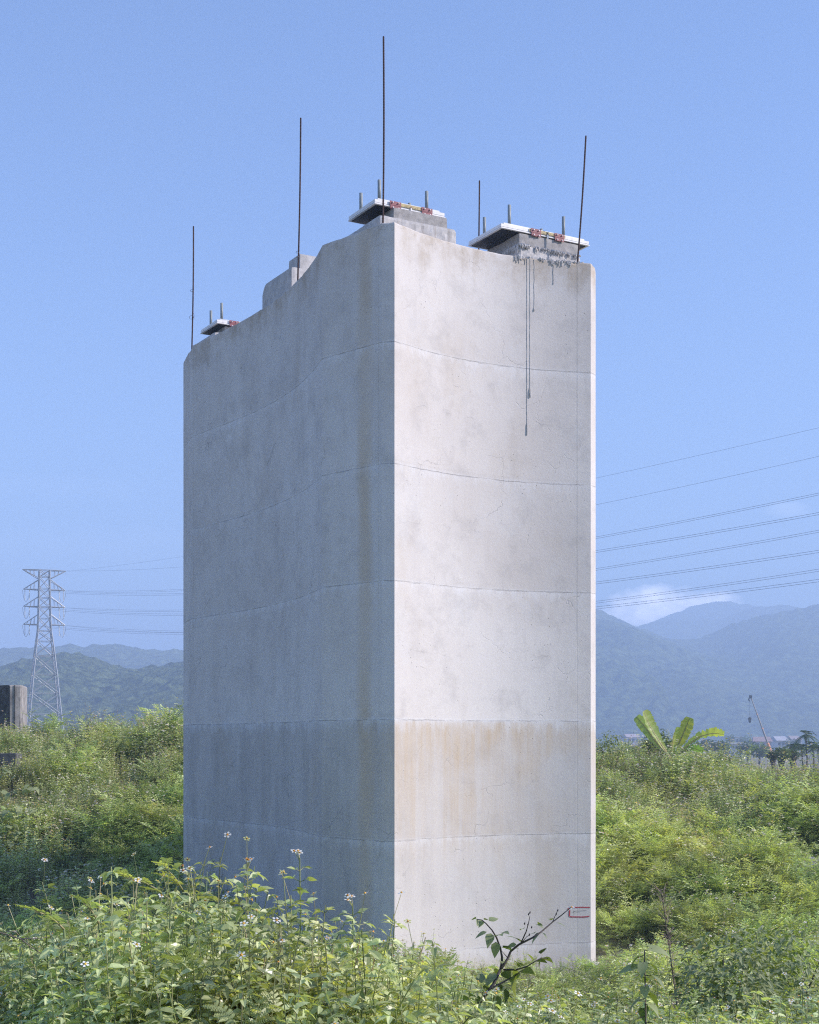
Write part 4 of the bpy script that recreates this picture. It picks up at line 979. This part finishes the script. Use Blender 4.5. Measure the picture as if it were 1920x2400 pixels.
def put_leaf(me, parent, base, direction, origin, roll=0.0, scale=1.0, name='leaf'):
    d = Vector(direction).normalized(); y = UP.cross(d); y = y.normalized() if y.length > 1e-4 else Vector((0, 1, 0)); z = d.cross(y)
    Mx = Matrix((d, y, z)).transposed().to_4x4() @ Matrix.Rotation(roll, 4, 'X')
    o = link(name, me, parent); o.matrix_local = Matrix.Translation(Vector(base) - Vector(origin)) @ Mx @ Matrix.Diagonal((scale, scale, scale, 1)); return o

LEAF_WEED = [make_leaf('leaf', .085, .042, [L_WEED], False, 5, .14, .25, t_) for t_ in (.35, .55, .75)]
LEAF_SHRUB = [make_leaf('leaf', .050, .030, [L_BROAD], False, 5, .14, .35, t_) for t_ in (.15, .3, .5)]
LEAF_BIG = [make_leaf('leaf', .10, .066, [L_BROAD], True, 6, .16, .35, t_) for t_ in (.3, .55, .8)]
LEAF_VINE = [make_leaf('leaf', .24, .19, [L_BROAD], True, 6, .10, .35, t_) for t_ in (.45, .7, .9)]
PETAL_MB = MB(); PETAL_MB.add([(.003, 0, 0), (.011, .0055, .001), (.0165, .002, 0), (.0165, -.002, 0), (.011, -.0055, .001)], [(0, 4, 3, 2, 1)]); PETAL = PETAL_MB.mesh('petal', [L_PETAL])
DISC_MB = MB(); DISC_MB.tube([(0, 0, -.004), (0, 0, .001), (0, 0, .005)], [.003, .0058, .003], 8, 0); DISC = DISC_MB.mesh('disc', [L_DISC])
def daisy(parent, pos, origin, rng, s=1.0):
    d = link('flower', DISC, parent); ax = Vector((rng.uniform(-.5, .5), rng.uniform(-.8, .2), 1)); q_ = ax.to_track_quat('Z', 'Y').to_matrix().to_4x4()
    d.matrix_local = Matrix.Translation(Vector(pos) - Vector(origin)) @ q_ @ Matrix.Diagonal((s, s, s, 1))
    for k in range(5):
        p = link('petal', PETAL, d); p.rotation_euler = (0, rng.uniform(-.2, .25), 6.283 * k / 5)

def flowering_stem(px, y_top, y_base, d, seed, label):
    rng = random.Random(seed); top = at(px, y_top, d); base = Vector((top.x - .03, d, float(gh(top.x, d)))); t = tag(empty('flowering_weed', base), label, 'weed', 'tall daisy weeds before the shaded face')
    H = (top - base).length; P = lambda u: base.lerp(top, u) + Vector((.018 * math.sin(u * 3.1), 0, 0)) - base
    mb = MB(); mb.tube([P(u) for u in np.linspace(0, 1, 9)], [lerp(.0065, .0026, u) for u in np.linspace(0, 1, 9)], 6, 0, .62); mb.build('stem', [L_STEM], t)
    a_ = rng.uniform(0, 3); n = 15
    for k in range(n):
        u = lerp(.50, .96, k / (n - 1)); a_ += 1.45 + rng.uniform(-.3, .3); sz = lerp(1.0, .6, (k / n)) * rng.uniform(.85, 1.15)
        for sd in (0, math.pi):
            out = Vector((math.cos(a_ + sd), math.sin(a_ + sd) * .8, rng.uniform(.15, .7))).normalized(); pe = P(u) + out * .05 * sz
            mb = MB(); mb.tube([P(u), pe], [.0018, .0014], 4, 0, .6); mb.build('leaf_stalk', [L_STEM], t)
            put_leaf(rng.choice(LEAF_WEED), t, pe, out + Vector((0, 0, rng.uniform(-.6, .2))), (0, 0, 0), rng.uniform(-1.0, 1.0), sz)
            for s2 in (-1, 1):
                lat = Vector((-out.y, out.x, 0)) * s2; put_leaf(rng.choice(LEAF_WEED), t, pe, out * .5 + lat + Vector((0, 0, rng.uniform(-.4, .35))), (0, 0, 0), rng.uniform(-1.0, 1.0), sz * .72)
    for k in range(3):
        tip = P(1) + Vector((rng.uniform(-.03, .03), rng.uniform(-.02, .02), rng.uniform(.015, .04))); mb = MB(); mb.tube([P(.99), tip], [.0018, .0012], 4, 0, .6); mb.build('flower_stalk', [L_STEM], t); daisy(t, tip, (0, 0, 0), rng, 1.0)
flowering_stem(702, 2010, 2160, 6.35, 3, 'tallest daisy-topped weed stem standing before the shaded concrete face')
flowering_stem(579, 2032, 2160, 6.25, 8, 'second tall weed stem, left of the tallest before the shaded face')
flowering_stem(441, 2050, 2160, 6.5, 14, 'weed stem reaching up at the left edge of the pier')
flowering_stem(826, 2118, 2200, 6.2, 17, 'shorter weed stem nearest to the front corner of the pier')

def forked_shrub():
    d = 6.0; Z = lambda x, y, dd=0.0: at(1060 + x / 5.75, 2080 + y / 5.75, d + dd)
    org = Z(330, 1720); org.z = float(gh(org.x, d)); t = tag(empty('forked_shrub', org), 'dark twiggy shrub forking in two before the foot of the lit face', 'shrub'); rng = random.Random(4)
    br = [([(300, 1750), (330, 1610), (450, 1450), (560, 1300), (650, 1110)], .0085, .0062), ([(655, 1100), (672, 1000), (670, 930), (650, 820), (600, 680), (540, 580), (460, 490), (400, 440), (330, 430)], .0055, .0018),
          ([(660, 1095), (750, 960), (790, 860), (900, 770), (1080, 680), (1200, 600), (1350, 470), (1480, 370), (1600, 270)], .0062, .0016), ([(930, 745), (1000, 590), (1030, 480), (1050, 380)], .003, .0011),
          ([(530, 1360), (700, 1270), (850, 1190), (950, 1110)], .0045, .0018), ([(690, 1110), (860, 1110), (1000, 1070), (1100, 1010), (1200, 950), (1290, 960)], .004, .0015), ([(1350, 470), (1400, 360), (1422, 310)], .0016, .0011), ([(740, 940), (675, 865)], .002, .0012), ([(450, 1440), (360, 1400), (300, 1420)], .003, .0014), ([(920, 770), (1000, 670), (1040, 640)], .002, .001)]
    for pts, r0, r1 in br:
        n = len(pts); mb = MB(); ps = [Z(x, y, .05 * math.sin(x * .01)) - org for x, y in pts]
        mb.tube(ps, [lerp(r0, r1, i / (n - 1)) for i in range(n)], 6, 0, .3); mb.build('branch', [L_BARK], t, True)
    spots = [(340, 430, 1.0), (400, 450, 1.1), (450, 430, .8), (520, 425, 1.2), (300, 400, .7), (430, 610, 1.1), (510, 640, 1.3), (620, 640, 1.5), (690, 590, 1.3), (585, 770, 1.3), (690, 790, 1.5), (720, 800, .9), (905, 715, 1.4), (830, 765, 1.1), (950, 545, .8), (1110, 600, 1.0), (1160, 500, .8), (1195, 500, .7), (1150, 620, 1.2), (1235, 605, 1.0), (1330, 420, .8), (1440, 485, 1.1), (1195, 870, 1.2), (1240, 950, 1.2), (1150, 980, 1.3), (1070, 940, .9), (1190, 1010, 1.1), (860, 1010, 1.0), (900, 1040, 1.0), (960, 1110, 1.8), (870, 1110, 1.5), (680, 1000, 1.0), (630, 1120, 1.5), (710, 1130, 1.7), (560, 1180, 1.6), (840, 1180, 1.5), (850, 1280, 1.5), (500, 1290, 1.3), (390, 1260, 1.5), (340, 1340, 1.9), (240, 1440, 1.5), (340, 1450, 1.2), (460, 1380, 1.4), (620, 1300, 1.2), (600, 1480, 1.3), (730, 1400, 1.4)]
    for x, y, s_ in spots:
        p = Z(x, y, rng.uniform(-.04, .04)) - org; near = min((Z(*q_) - org for pts, _, _ in br for q_ in pts), key=lambda q_: (q_ - p).length); dv = (p - near); dv = dv if dv.length > 1e-3 else Vector((rng.uniform(-1, 1), 0, .2))
        put_leaf(rng.choice(LEAF_SHRUB), t, p - dv.normalized() * .012, dv.normalized() + Vector((rng.uniform(-.3, .3), rng.uniform(-.5, .3), rng.uniform(-.5, .2))), (0, 0, 0), rng.uniform(-.8, .8), s_ * rng.uniform(.8, 1.05))
    for x, y in ((1422, 312), (1402, 360), (1028, 365), (1047, 342), (975, 490), (1020, 505), (1070, 540), (1040, 640)):
        mb = MB(); p = Z(x, y) - org; mb.tube([p - Vector((0, 0, .004)), p, p + Vector((.002, 0, .006))], [.002, .0035, .0015], 5, 0, .2); mb.build('bud', [L_BARK], t)
    daisy(t, Z(1610, 268) - org, (0, 0, 0), rng, .8)
forked_shrub()

def sapling(px, py, d, H, leaves, seed, label, lm=LEAF_BIG):
    rng = random.Random(seed); top = at(px, py, d); base = Vector((top.x, d, float(gh(top.x, d)))); t = tag(empty('broadleaf_sapling', base), label, 'sapling')
    h = top.z - base.z; mb = MB(); mb.tube([(0, 0, 0), (.01, 0, h * .5), (0, 0, h)], [.006, .0045, .0025], 6, 0, .9); mb.build('stem', [L_BARK], t, True)
    for k in range(leaves):
        u = 1 - (k / leaves) ** 1.1 * min(.95, H / h); a_ = k * 2.4 + rng.uniform(-.4, .4); out = Vector((math.cos(a_), math.sin(a_) * .7, rng.uniform(-.5, .5)))
        p = Vector((0, 0, h * u)); e = p + out.normalized() * .035; mb = MB(); mb.tube([p, e], [.002, .0015], 4, 0, .3); mb.build('leaf_stalk', [L_BARK], t)
        put_leaf(rng.choice(lm), t, e, out + Vector((0, -.2, -.4)), (0, 0, 0), rng.uniform(-.5, .5), rng.uniform(.6, 1.05))
sapling(1511, 2228, 6.6, .70, 26, 5, 'slim sapling with broad heart-shaped leaves at the bottom right of the pier')

def leafy_shrub(px, py, d, rx, rz, n, seed, label, name='leafy_shrub', mats=None, L=.085, twigs=6):
    rng = random.Random(seed); c = at(px, py, d); base = Vector((c.x, d, float(gh(c.x, d)))); t = tag(empty(name, base), label, 'shrub'); h = c.z - base.z; mb = MB(); tw = MB()
    for k in range(twigs):
        a_ = rng.uniform(0, 6.28); e = Vector((math.cos(a_) * rx * .8, math.sin(a_) * rx * .8, h + rng.uniform(-.4, .9) * rz)); tw.tube([(0, 0, 0), e * .5 + Vector((0, 0, h * .25)), e], [.012, .007, .003], 5, 0, .3)
    for k in range(n):
        v = Vector((rng.gauss(0, 1), rng.gauss(0, 1), rng.gauss(0, 1))).normalized() * (rng.random() ** .4); v *= 1 + .35 * mnoise.noise(v * 2.2 + Vector((seed, 0, 0)))
        o = Vector((v.x * rx, v.y * rx, h + v.z * rz)); leaf4(mb, o, Vector((v.x + rng.gauss(0, .5), v.y + rng.gauss(0, .5), rng.uniform(-.6, .4))), UP, L * rng.uniform(.6, 1.2), L * .6 * rng.uniform(.7, 1.1), 0, min(1, max(0, rng.gauss(.62, .22))), .14, .3)
    tag(mb.build('foliage', mats or [L_BROAD], t), kind='stuff'); tag(tw.build('twigs', [L_BARK], t), kind='stuff')
leafy_shrub(1705, 2325, 13.0, .50, .56, 1300, 31, 'dark green bush with gaps in it at the lower right')
leafy_shrub(1830, 2300, 14.0, .55, .55, 1300, 32, 'dark leafy bush beside tall grass at the right edge')

def mimosa(px0, py0, px1, py1, d, seed, label, n=6, L=.17):
    rng = random.Random(seed); a, b = at(px0, py0, d), at(px1, py1, d - .08); base = Vector((a.x, d, float(gh(a.x, d)))); t = tag(empty('feathery_spray', base), label, 'branch', 'feathery sprays over the shaded hollow')
    mb = MB(); mb.tube([(0, 0, 0), (a - base) * .6 + Vector((.03, 0, .05)), a - base], [.007, .006, .005], 5, 0, .5); mb.build('stem', [L_STEM], t, True)
    v = b - a; P = lambda u: a - base + v * u + Vector((0, 0, .10 * v.length * math.sin(math.pi * u)))
    mb = MB(); mb.tube([P(u) for u in np.linspace(0, 1, 7)], [lerp(.005, .002, u) for u in np.linspace(0, 1, 7)], 5, 0, .75); mb.build('twig', [L_STEM], t, True)
    for k in range(n):
        u = lerp(.12, .98, k / (n - 1)); m2 = MB(); s1 = v.normalized().cross(UP) if abs(v.normalized().z) < .9 else Vector((1, 0, 0)); sg = 1 if k % 2 else -1
        out = s1 * .5 * sg + Vector((v.x, 0, 0)).normalized() * .5 + Vector((rng.uniform(-.5, .5), -.2, -.55 if sg > 0 else .55)); feather_leaf(m2, P(u), out, rng, L * rng.uniform(.6, 1.05) * lerp(1.1, .6, u), True, 0, .62, 5); m2.build('compound_leaf', [L_FEATH, L_STEM], t)
mimosa(400, 2110, 287, 2058, 6.3, 41, 'feathery spray arching left over the hollow beside the pier edge', 7, .145)
mimosa(150, 2178, 82, 2137, 6.0, 42, 'lowest feathery spray at far left over the dark hollow', 6, .14)
mimosa(232, 2165, 196, 2118, 6.1, 43, 'upright feathery spray between the other two over the hollow', 6, .125)
mimosa(430, 2090, 385, 2035, 6.5, 44, 'feathery spray just left of the pier edge above the weeds', 7, .14)

def twig():
    d = 5.9; Z = lambda x, y: at(x / 5.75, 2100 + y / 5.75, d); org = Z(-60, 560); org.z = float(gh(org.x, d)); t = tag(empty('dead_twig', org), 'bare pinkish dead twig across the dark hollow at left', 'twig')
    for pts, r in (([(-200, 700), (-60, 470), (20, 500), (150, 540), (285, 580), (420, 690), (590, 795)], .0042), ([(285, 580), (450, 575), (560, 570), (650, 550)], .0025), ([(70, 490), (140, 475), (220, 490), (265, 540)], .0022), ([(150, 540), (140, 490)], .0015), ([(300, 585), (400, 605)], .0015)):
        n = len(pts); mb = MB(); mb.tube([Z(*p) - org for p in pts], [lerp(r, r * .45, i / (n - 1)) for i in range(n)], 5, 0, .95); mb.build('twig_branch', [L_DRY], t, True)
twig()
def dry_stalk():
    d = 15.0; base = at(1585, 2235, d); base.z = float(gh(base.x, d)); t = tag(empty('dry_stalk', base), 'dead brown seed stalk leaning among the feathery leaves', 'stalk'); rng = random.Random(2); top = at(1550, 2085, d) - base
    mb = MB(); mb.tube([(0, 0, 0), top * .5 + Vector((.08, 0, 0)), top], [.012, .009, .003], 5, 0, .4); mb.build('stem', [L_DRY], t); m2 = MB()
    for k in range(150):
        u = rng.uniform(.35, 1); p = top * u + Vector((.08 * math.sin(math.pi * u), 0, 0)); e = p + Vector((rng.gauss(0, .07), rng.gauss(0, .06), rng.uniform(.0, .14))); m2.tube([p, e], [.003, .0015], 3, 0, rng.random(), False)
        leaf2(m2, e, Vector((rng.gauss(0, 1), rng.gauss(0, 1), .5)), UP, .03, .014, 0, rng.random())
    tag(m2.build('seed_heads', [L_DRY], t), kind='stuff')
dry_stalk()

def vine():
    rng = random.Random(6); o0 = at(20, 1900, 40.5); o0.z = float(gh(o0.x, 40.5)); t = tag(empty('broadleaf_vine', o0), 'climbing vine with big pale heart-shaped leaves at the left edge', 'vine')
    for px0, py0, px1, py1, d, n in ((-40, 1850, 30, 1815, 41, 9), (-30, 1885, 95, 1848, 41, 16), (-40, 1925, 85, 1905, 40.3, 18), (-40, 1965, 45, 1945, 40, 12), (-40, 1985, 25, 1968, 39.8, 8)):
        a, b = at(px0, py0, d) - o0, at(px1, py1, d - .3) - o0; mb = MB(); mb.tube([a, a.lerp(b, .5) + Vector((0, 0, .15)), b], [.012, .01, .005], 5, 0, .5); mb.build('tendril', [L_STEM], t)
        for k in range(n):
            u = (k + rng.random()) / n; p = a.lerp(b, u) + Vector((rng.gauss(0, .06), rng.gauss(0, .08), .15 * math.sin(math.pi * u) + rng.gauss(0, .07))); put_leaf(rng.choice(LEAF_VINE), t, p, Vector((rng.gauss(.2, .7), -.6 + rng.gauss(0, .4), rng.uniform(-.7, .1))), (0, 0, 0), rng.uniform(-.4, .4), rng.uniform(.7, 1.15))
vine()

def banana():
    d = 47.0; root = at(1575, 1782, d); gz = float(gh(root.x, d)); base = Vector((root.x, d, gz)); t = tag(empty('banana_plant', base), 'banana plant with broad torn leaves above the weeds at right', 'banana plant')
    h0 = root - base; mb = MB(); mb.tube([(0, 0, -.2), h0 * .6, h0 + Vector((0, 0, .05))], [.11, .09, .05], 10, 0, .6); mb.build('pseudostem', [L_STEM], t, True)
    rng = random.Random(8)
    def leaf(pts, W, tint, roll, seed, torn=0.0, foldv=.25):
        ps = [at(x, y, d + dd) - base for x, y, dd in pts]; n = 60; mb = MB(); vs = []; rb = MB()
        def P(u):
            f = u * (len(ps) - 1); i = min(int(f), len(ps) - 2); return ps[i].lerp(ps[i + 1], f - i)
        mid = [(P(max(0, i / n - .06)) + P(i / n) + P(min(1, i / n + .06))) / 3 for i in range(n + 1)]
        for i, c in enumerate(mid):
            u = i / n; tv = (mid[min(i + 1, n)] - mid[max(i - 1, 0)]).normalized(); sd = tv.cross(Vector((0, -1, 0))).normalized(); nr = sd.cross(tv); q_ = Matrix.Rotation(roll, 3, tv); sd = q_ @ sd; nr = q_ @ nr
            w = W * .5 * (min(1, max(0, u - .08) / .52) ** .62) * (1 if u < .8 else 1 - .42 * ((u - .8) / .2) ** 1.5)
            for s2 in (-1, 1):
                ww = w * (1 + .10 * mnoise.noise(Vector((u * 14, s2 * 3 + seed, 0)))) * (1 - (torn * max(0, mnoise.noise(Vector((u * 46, s2 * 7.7, seed)))) if torn else 0)); vs.append(c + sd * s2 * ww + nr * (foldv * ww + .07 * w * math.sin(u * 38 + s2 + seed + 2 * math.sin(u * 9))))
            vs.append(c)
        fs = []
        for i in range(n):
            a, b = i * 3, (i + 1) * 3; fs += [(a, a + 2, b + 2, b), (a + 2, a + 1, b + 1, b + 2)]
        mb.add(vs, fs, 0, tint); o = mb.build('leaf', [L_BANANA], t, True)
        rb.tube(mid, [lerp(.030, .006, i / n) for i in range(n + 1)], 5, 0, .8); rb.build('midrib', [L_STEM], o, True)
    leaf([(1572, 1778, 0), (1545, 1738, -.1), (1522, 1700, -.2), (1508, 1664, -.3)], .42, .72, .55, 1, .45, .5)
    leaf([(1570, 1776, .1), (1535, 1735, .3), (1510, 1700, .4), (1491, 1678, .5)], .38, .30, -.3, 2, .5, .1)
    leaf([(1573, 1780, -.1), (1592, 1742, -.3), (1606, 1710, -.4), (1618, 1680, -.5)], .44, .98, .1, 3, .4, .12)
    leaf([(1575, 1776, .2), (1575, 1745, .3), (1580, 1722, .2), (1586, 1703, 0)], .34, .75, .9, 4, .5, .4)
    leaf([(1577, 1778, -.1), (1612, 1748, -.2), (1640, 1726, -.3), (1672, 1718, -.4), (1700, 1722, -.5)], .40, .35, .75, 5, .9, -.35)
    leaf([(1577, 1780, .2), (1600, 1762, .3), (1625, 1754, .3), (1650, 1762, .2)], .34, .15, .9, 6, .6, -.3)
banana()
leafy_shrub(1545, 1745, 50.5, .62, .50, 700, 51, 'olive-leaved shrub behind the banana leaves', L=.13, mats=[L_TREE])
leafy_shrub(1430, 1745, 46, .62, .42, 420, 52, 'wispy yellowish shrub right beside the pier edge on the bank', L=.10, mats=[L_WEED])

def palm(px, py, d, seed, label):
    rng = random.Random(seed); c = at(px, py, d); base = Vector((c.x, d, 0)); t = tag(empty('palm_tree', base), label, 'palm tree', 'palms beyond the bank'); mb = MB(); mb.tube([(0, 0, 0), (.15, 0, c.z * .5), (0, 0, c.z)], [.10, .08, .07], 8, 0, .9); mb.build('trunk', [L_BARK], t, True)
    for k in range(16):
        a_ = k * 2.4 + rng.uniform(-.3, .3); el_ = rng.uniform(-.3, 1.2); o = Vector((math.cos(a_) * math.cos(el_), math.sin(a_) * math.cos(el_), math.sin(el_))); L = rng.uniform(1.1, 1.5); m2 = MB(); P = lambda u: Vector((0, 0, c.z)) + o * L * u + Vector((0, 0, -.7 * L * u * u)); m2.tube([P(u) for u in np.linspace(0, 1, 6)], [.02, .018, .014, .01, .007, .004], 4, 0, .4, False)
        lat = Vector((-o.y, o.x, 0)).normalized()
        for q_ in range(14):
            u = .15 + .83 * q_ / 13
            for s2 in (-1, 1): leaf2(m2, P(u), lat * s2 + o * .6 + Vector((0, 0, -.45)), UP, .42 * (1 - .4 * abs(u - .5)), .06, 0, rng.gauss(.45, .2))
        m2.build('frond', [L_PALM], t)
palm(1889, 1722, 150, 1, 'tallest palm with its crown above the others at the right edge')
palm(1862, 1750, 152, 2, 'leftmost low palm of the cluster at the right edge')
palm(1879, 1753, 148, 3, 'low palm crown under the tallest palm'); palm(1905, 1747, 151, 4, 'palm between the tallest one and the frame edge'); palm(1921, 1753, 147, 5, 'palm cut off by the right frame edge')
def tree(px, py, d, rx, rz, n, seed, label, L=.35):
    rx, rz = rx * .8, rz * .85; rng = random.Random(seed); c = at(px, py + 3, d); base = Vector((c.x, d, 0)); t = tag(empty('tree', base), label, 'tree', 'trees by the far town'); mb = MB(); mb.tube([(0, 0, 0), (.1, 0, c.z * .6), (0, 0, c.z)], [.22, .16, .08], 7, 0, .5)
    for k in range(5): a_ = k * 1.3; mb.tube([(0, 0, c.z * .55), (math.cos(a_) * rx * .6, math.sin(a_) * rx * .6, c.z + rz * .2)], [.1, .03], 5, 0, .4)
    mb.build('trunk', [L_BARK], t, True); m2 = MB()
    for k in range(n):
        v = Vector((rng.gauss(0, 1), rng.gauss(0, 1), rng.gauss(0, 1))).normalized() * rng.random() ** .35; v *= 1 + .45 * mnoise.noise(v * 2.5 + Vector((seed, 3, 0)))
        leaf2(m2, Vector((v.x * rx, v.y * rx, c.z + v.z * rz)), Vector((v.x + rng.gauss(0, .4), v.y + rng.gauss(0, .4), rng.uniform(-.4, .5))), UP, L * rng.uniform(.6, 1.3), L * .6, 0, min(1, max(0, rng.gauss(.5, .22))))
    tag(m2.build('crown', [L_TREE], t), kind='stuff')
tree(1832, 1764, 120, .9, .7, 900, 1, 'dark round tree at the foot of the crane boom', .2); tree(1812, 1768, 118, .6, .4, 500, 2, 'small dark tree left of the round tree by the crane', .18)
tree(1858, 1766, 125, .8, .6, 600, 3, 'dark tree under the leftmost palm', .2)
for i, (px, py, d, rx, rz) in enumerate(((1655, 1744, 330, 2.6, 1.6), (1690, 1748, 300, 2.2, 1.5), (1752, 1752, 320, 2.6, 1.7), (1780, 1756, 280, 2.6, 1.5), (1748, 1733, 600, 4.0, 2.2), (1712, 1730, 610, 2.6, 2.4), (1815, 1738, 560, 3.2, 2.0), (1855, 1740, 500, 3.6, 2.0), (1610, 1742, 480, 4, 2.2), (1520, 1742, 450, 4, 2.2))):
    tree(px, py, d, rx, rz, 320, 20 + i, ['hazy tree at the left end of the far shed', 'hazy tree before the pale two-storey house', 'hazy tree right of the pale two-storey house', 'hazy tree below the red-roofed house', 'distant tree beside the small white house', 'slim distant tree left of the small white house', 'hazy tree right of the crane boom', 'hazy tree before the grey-roofed house', 'hazy tree seen under the long banana leaf', 'hazy tree behind the banana plant'][i], .8)
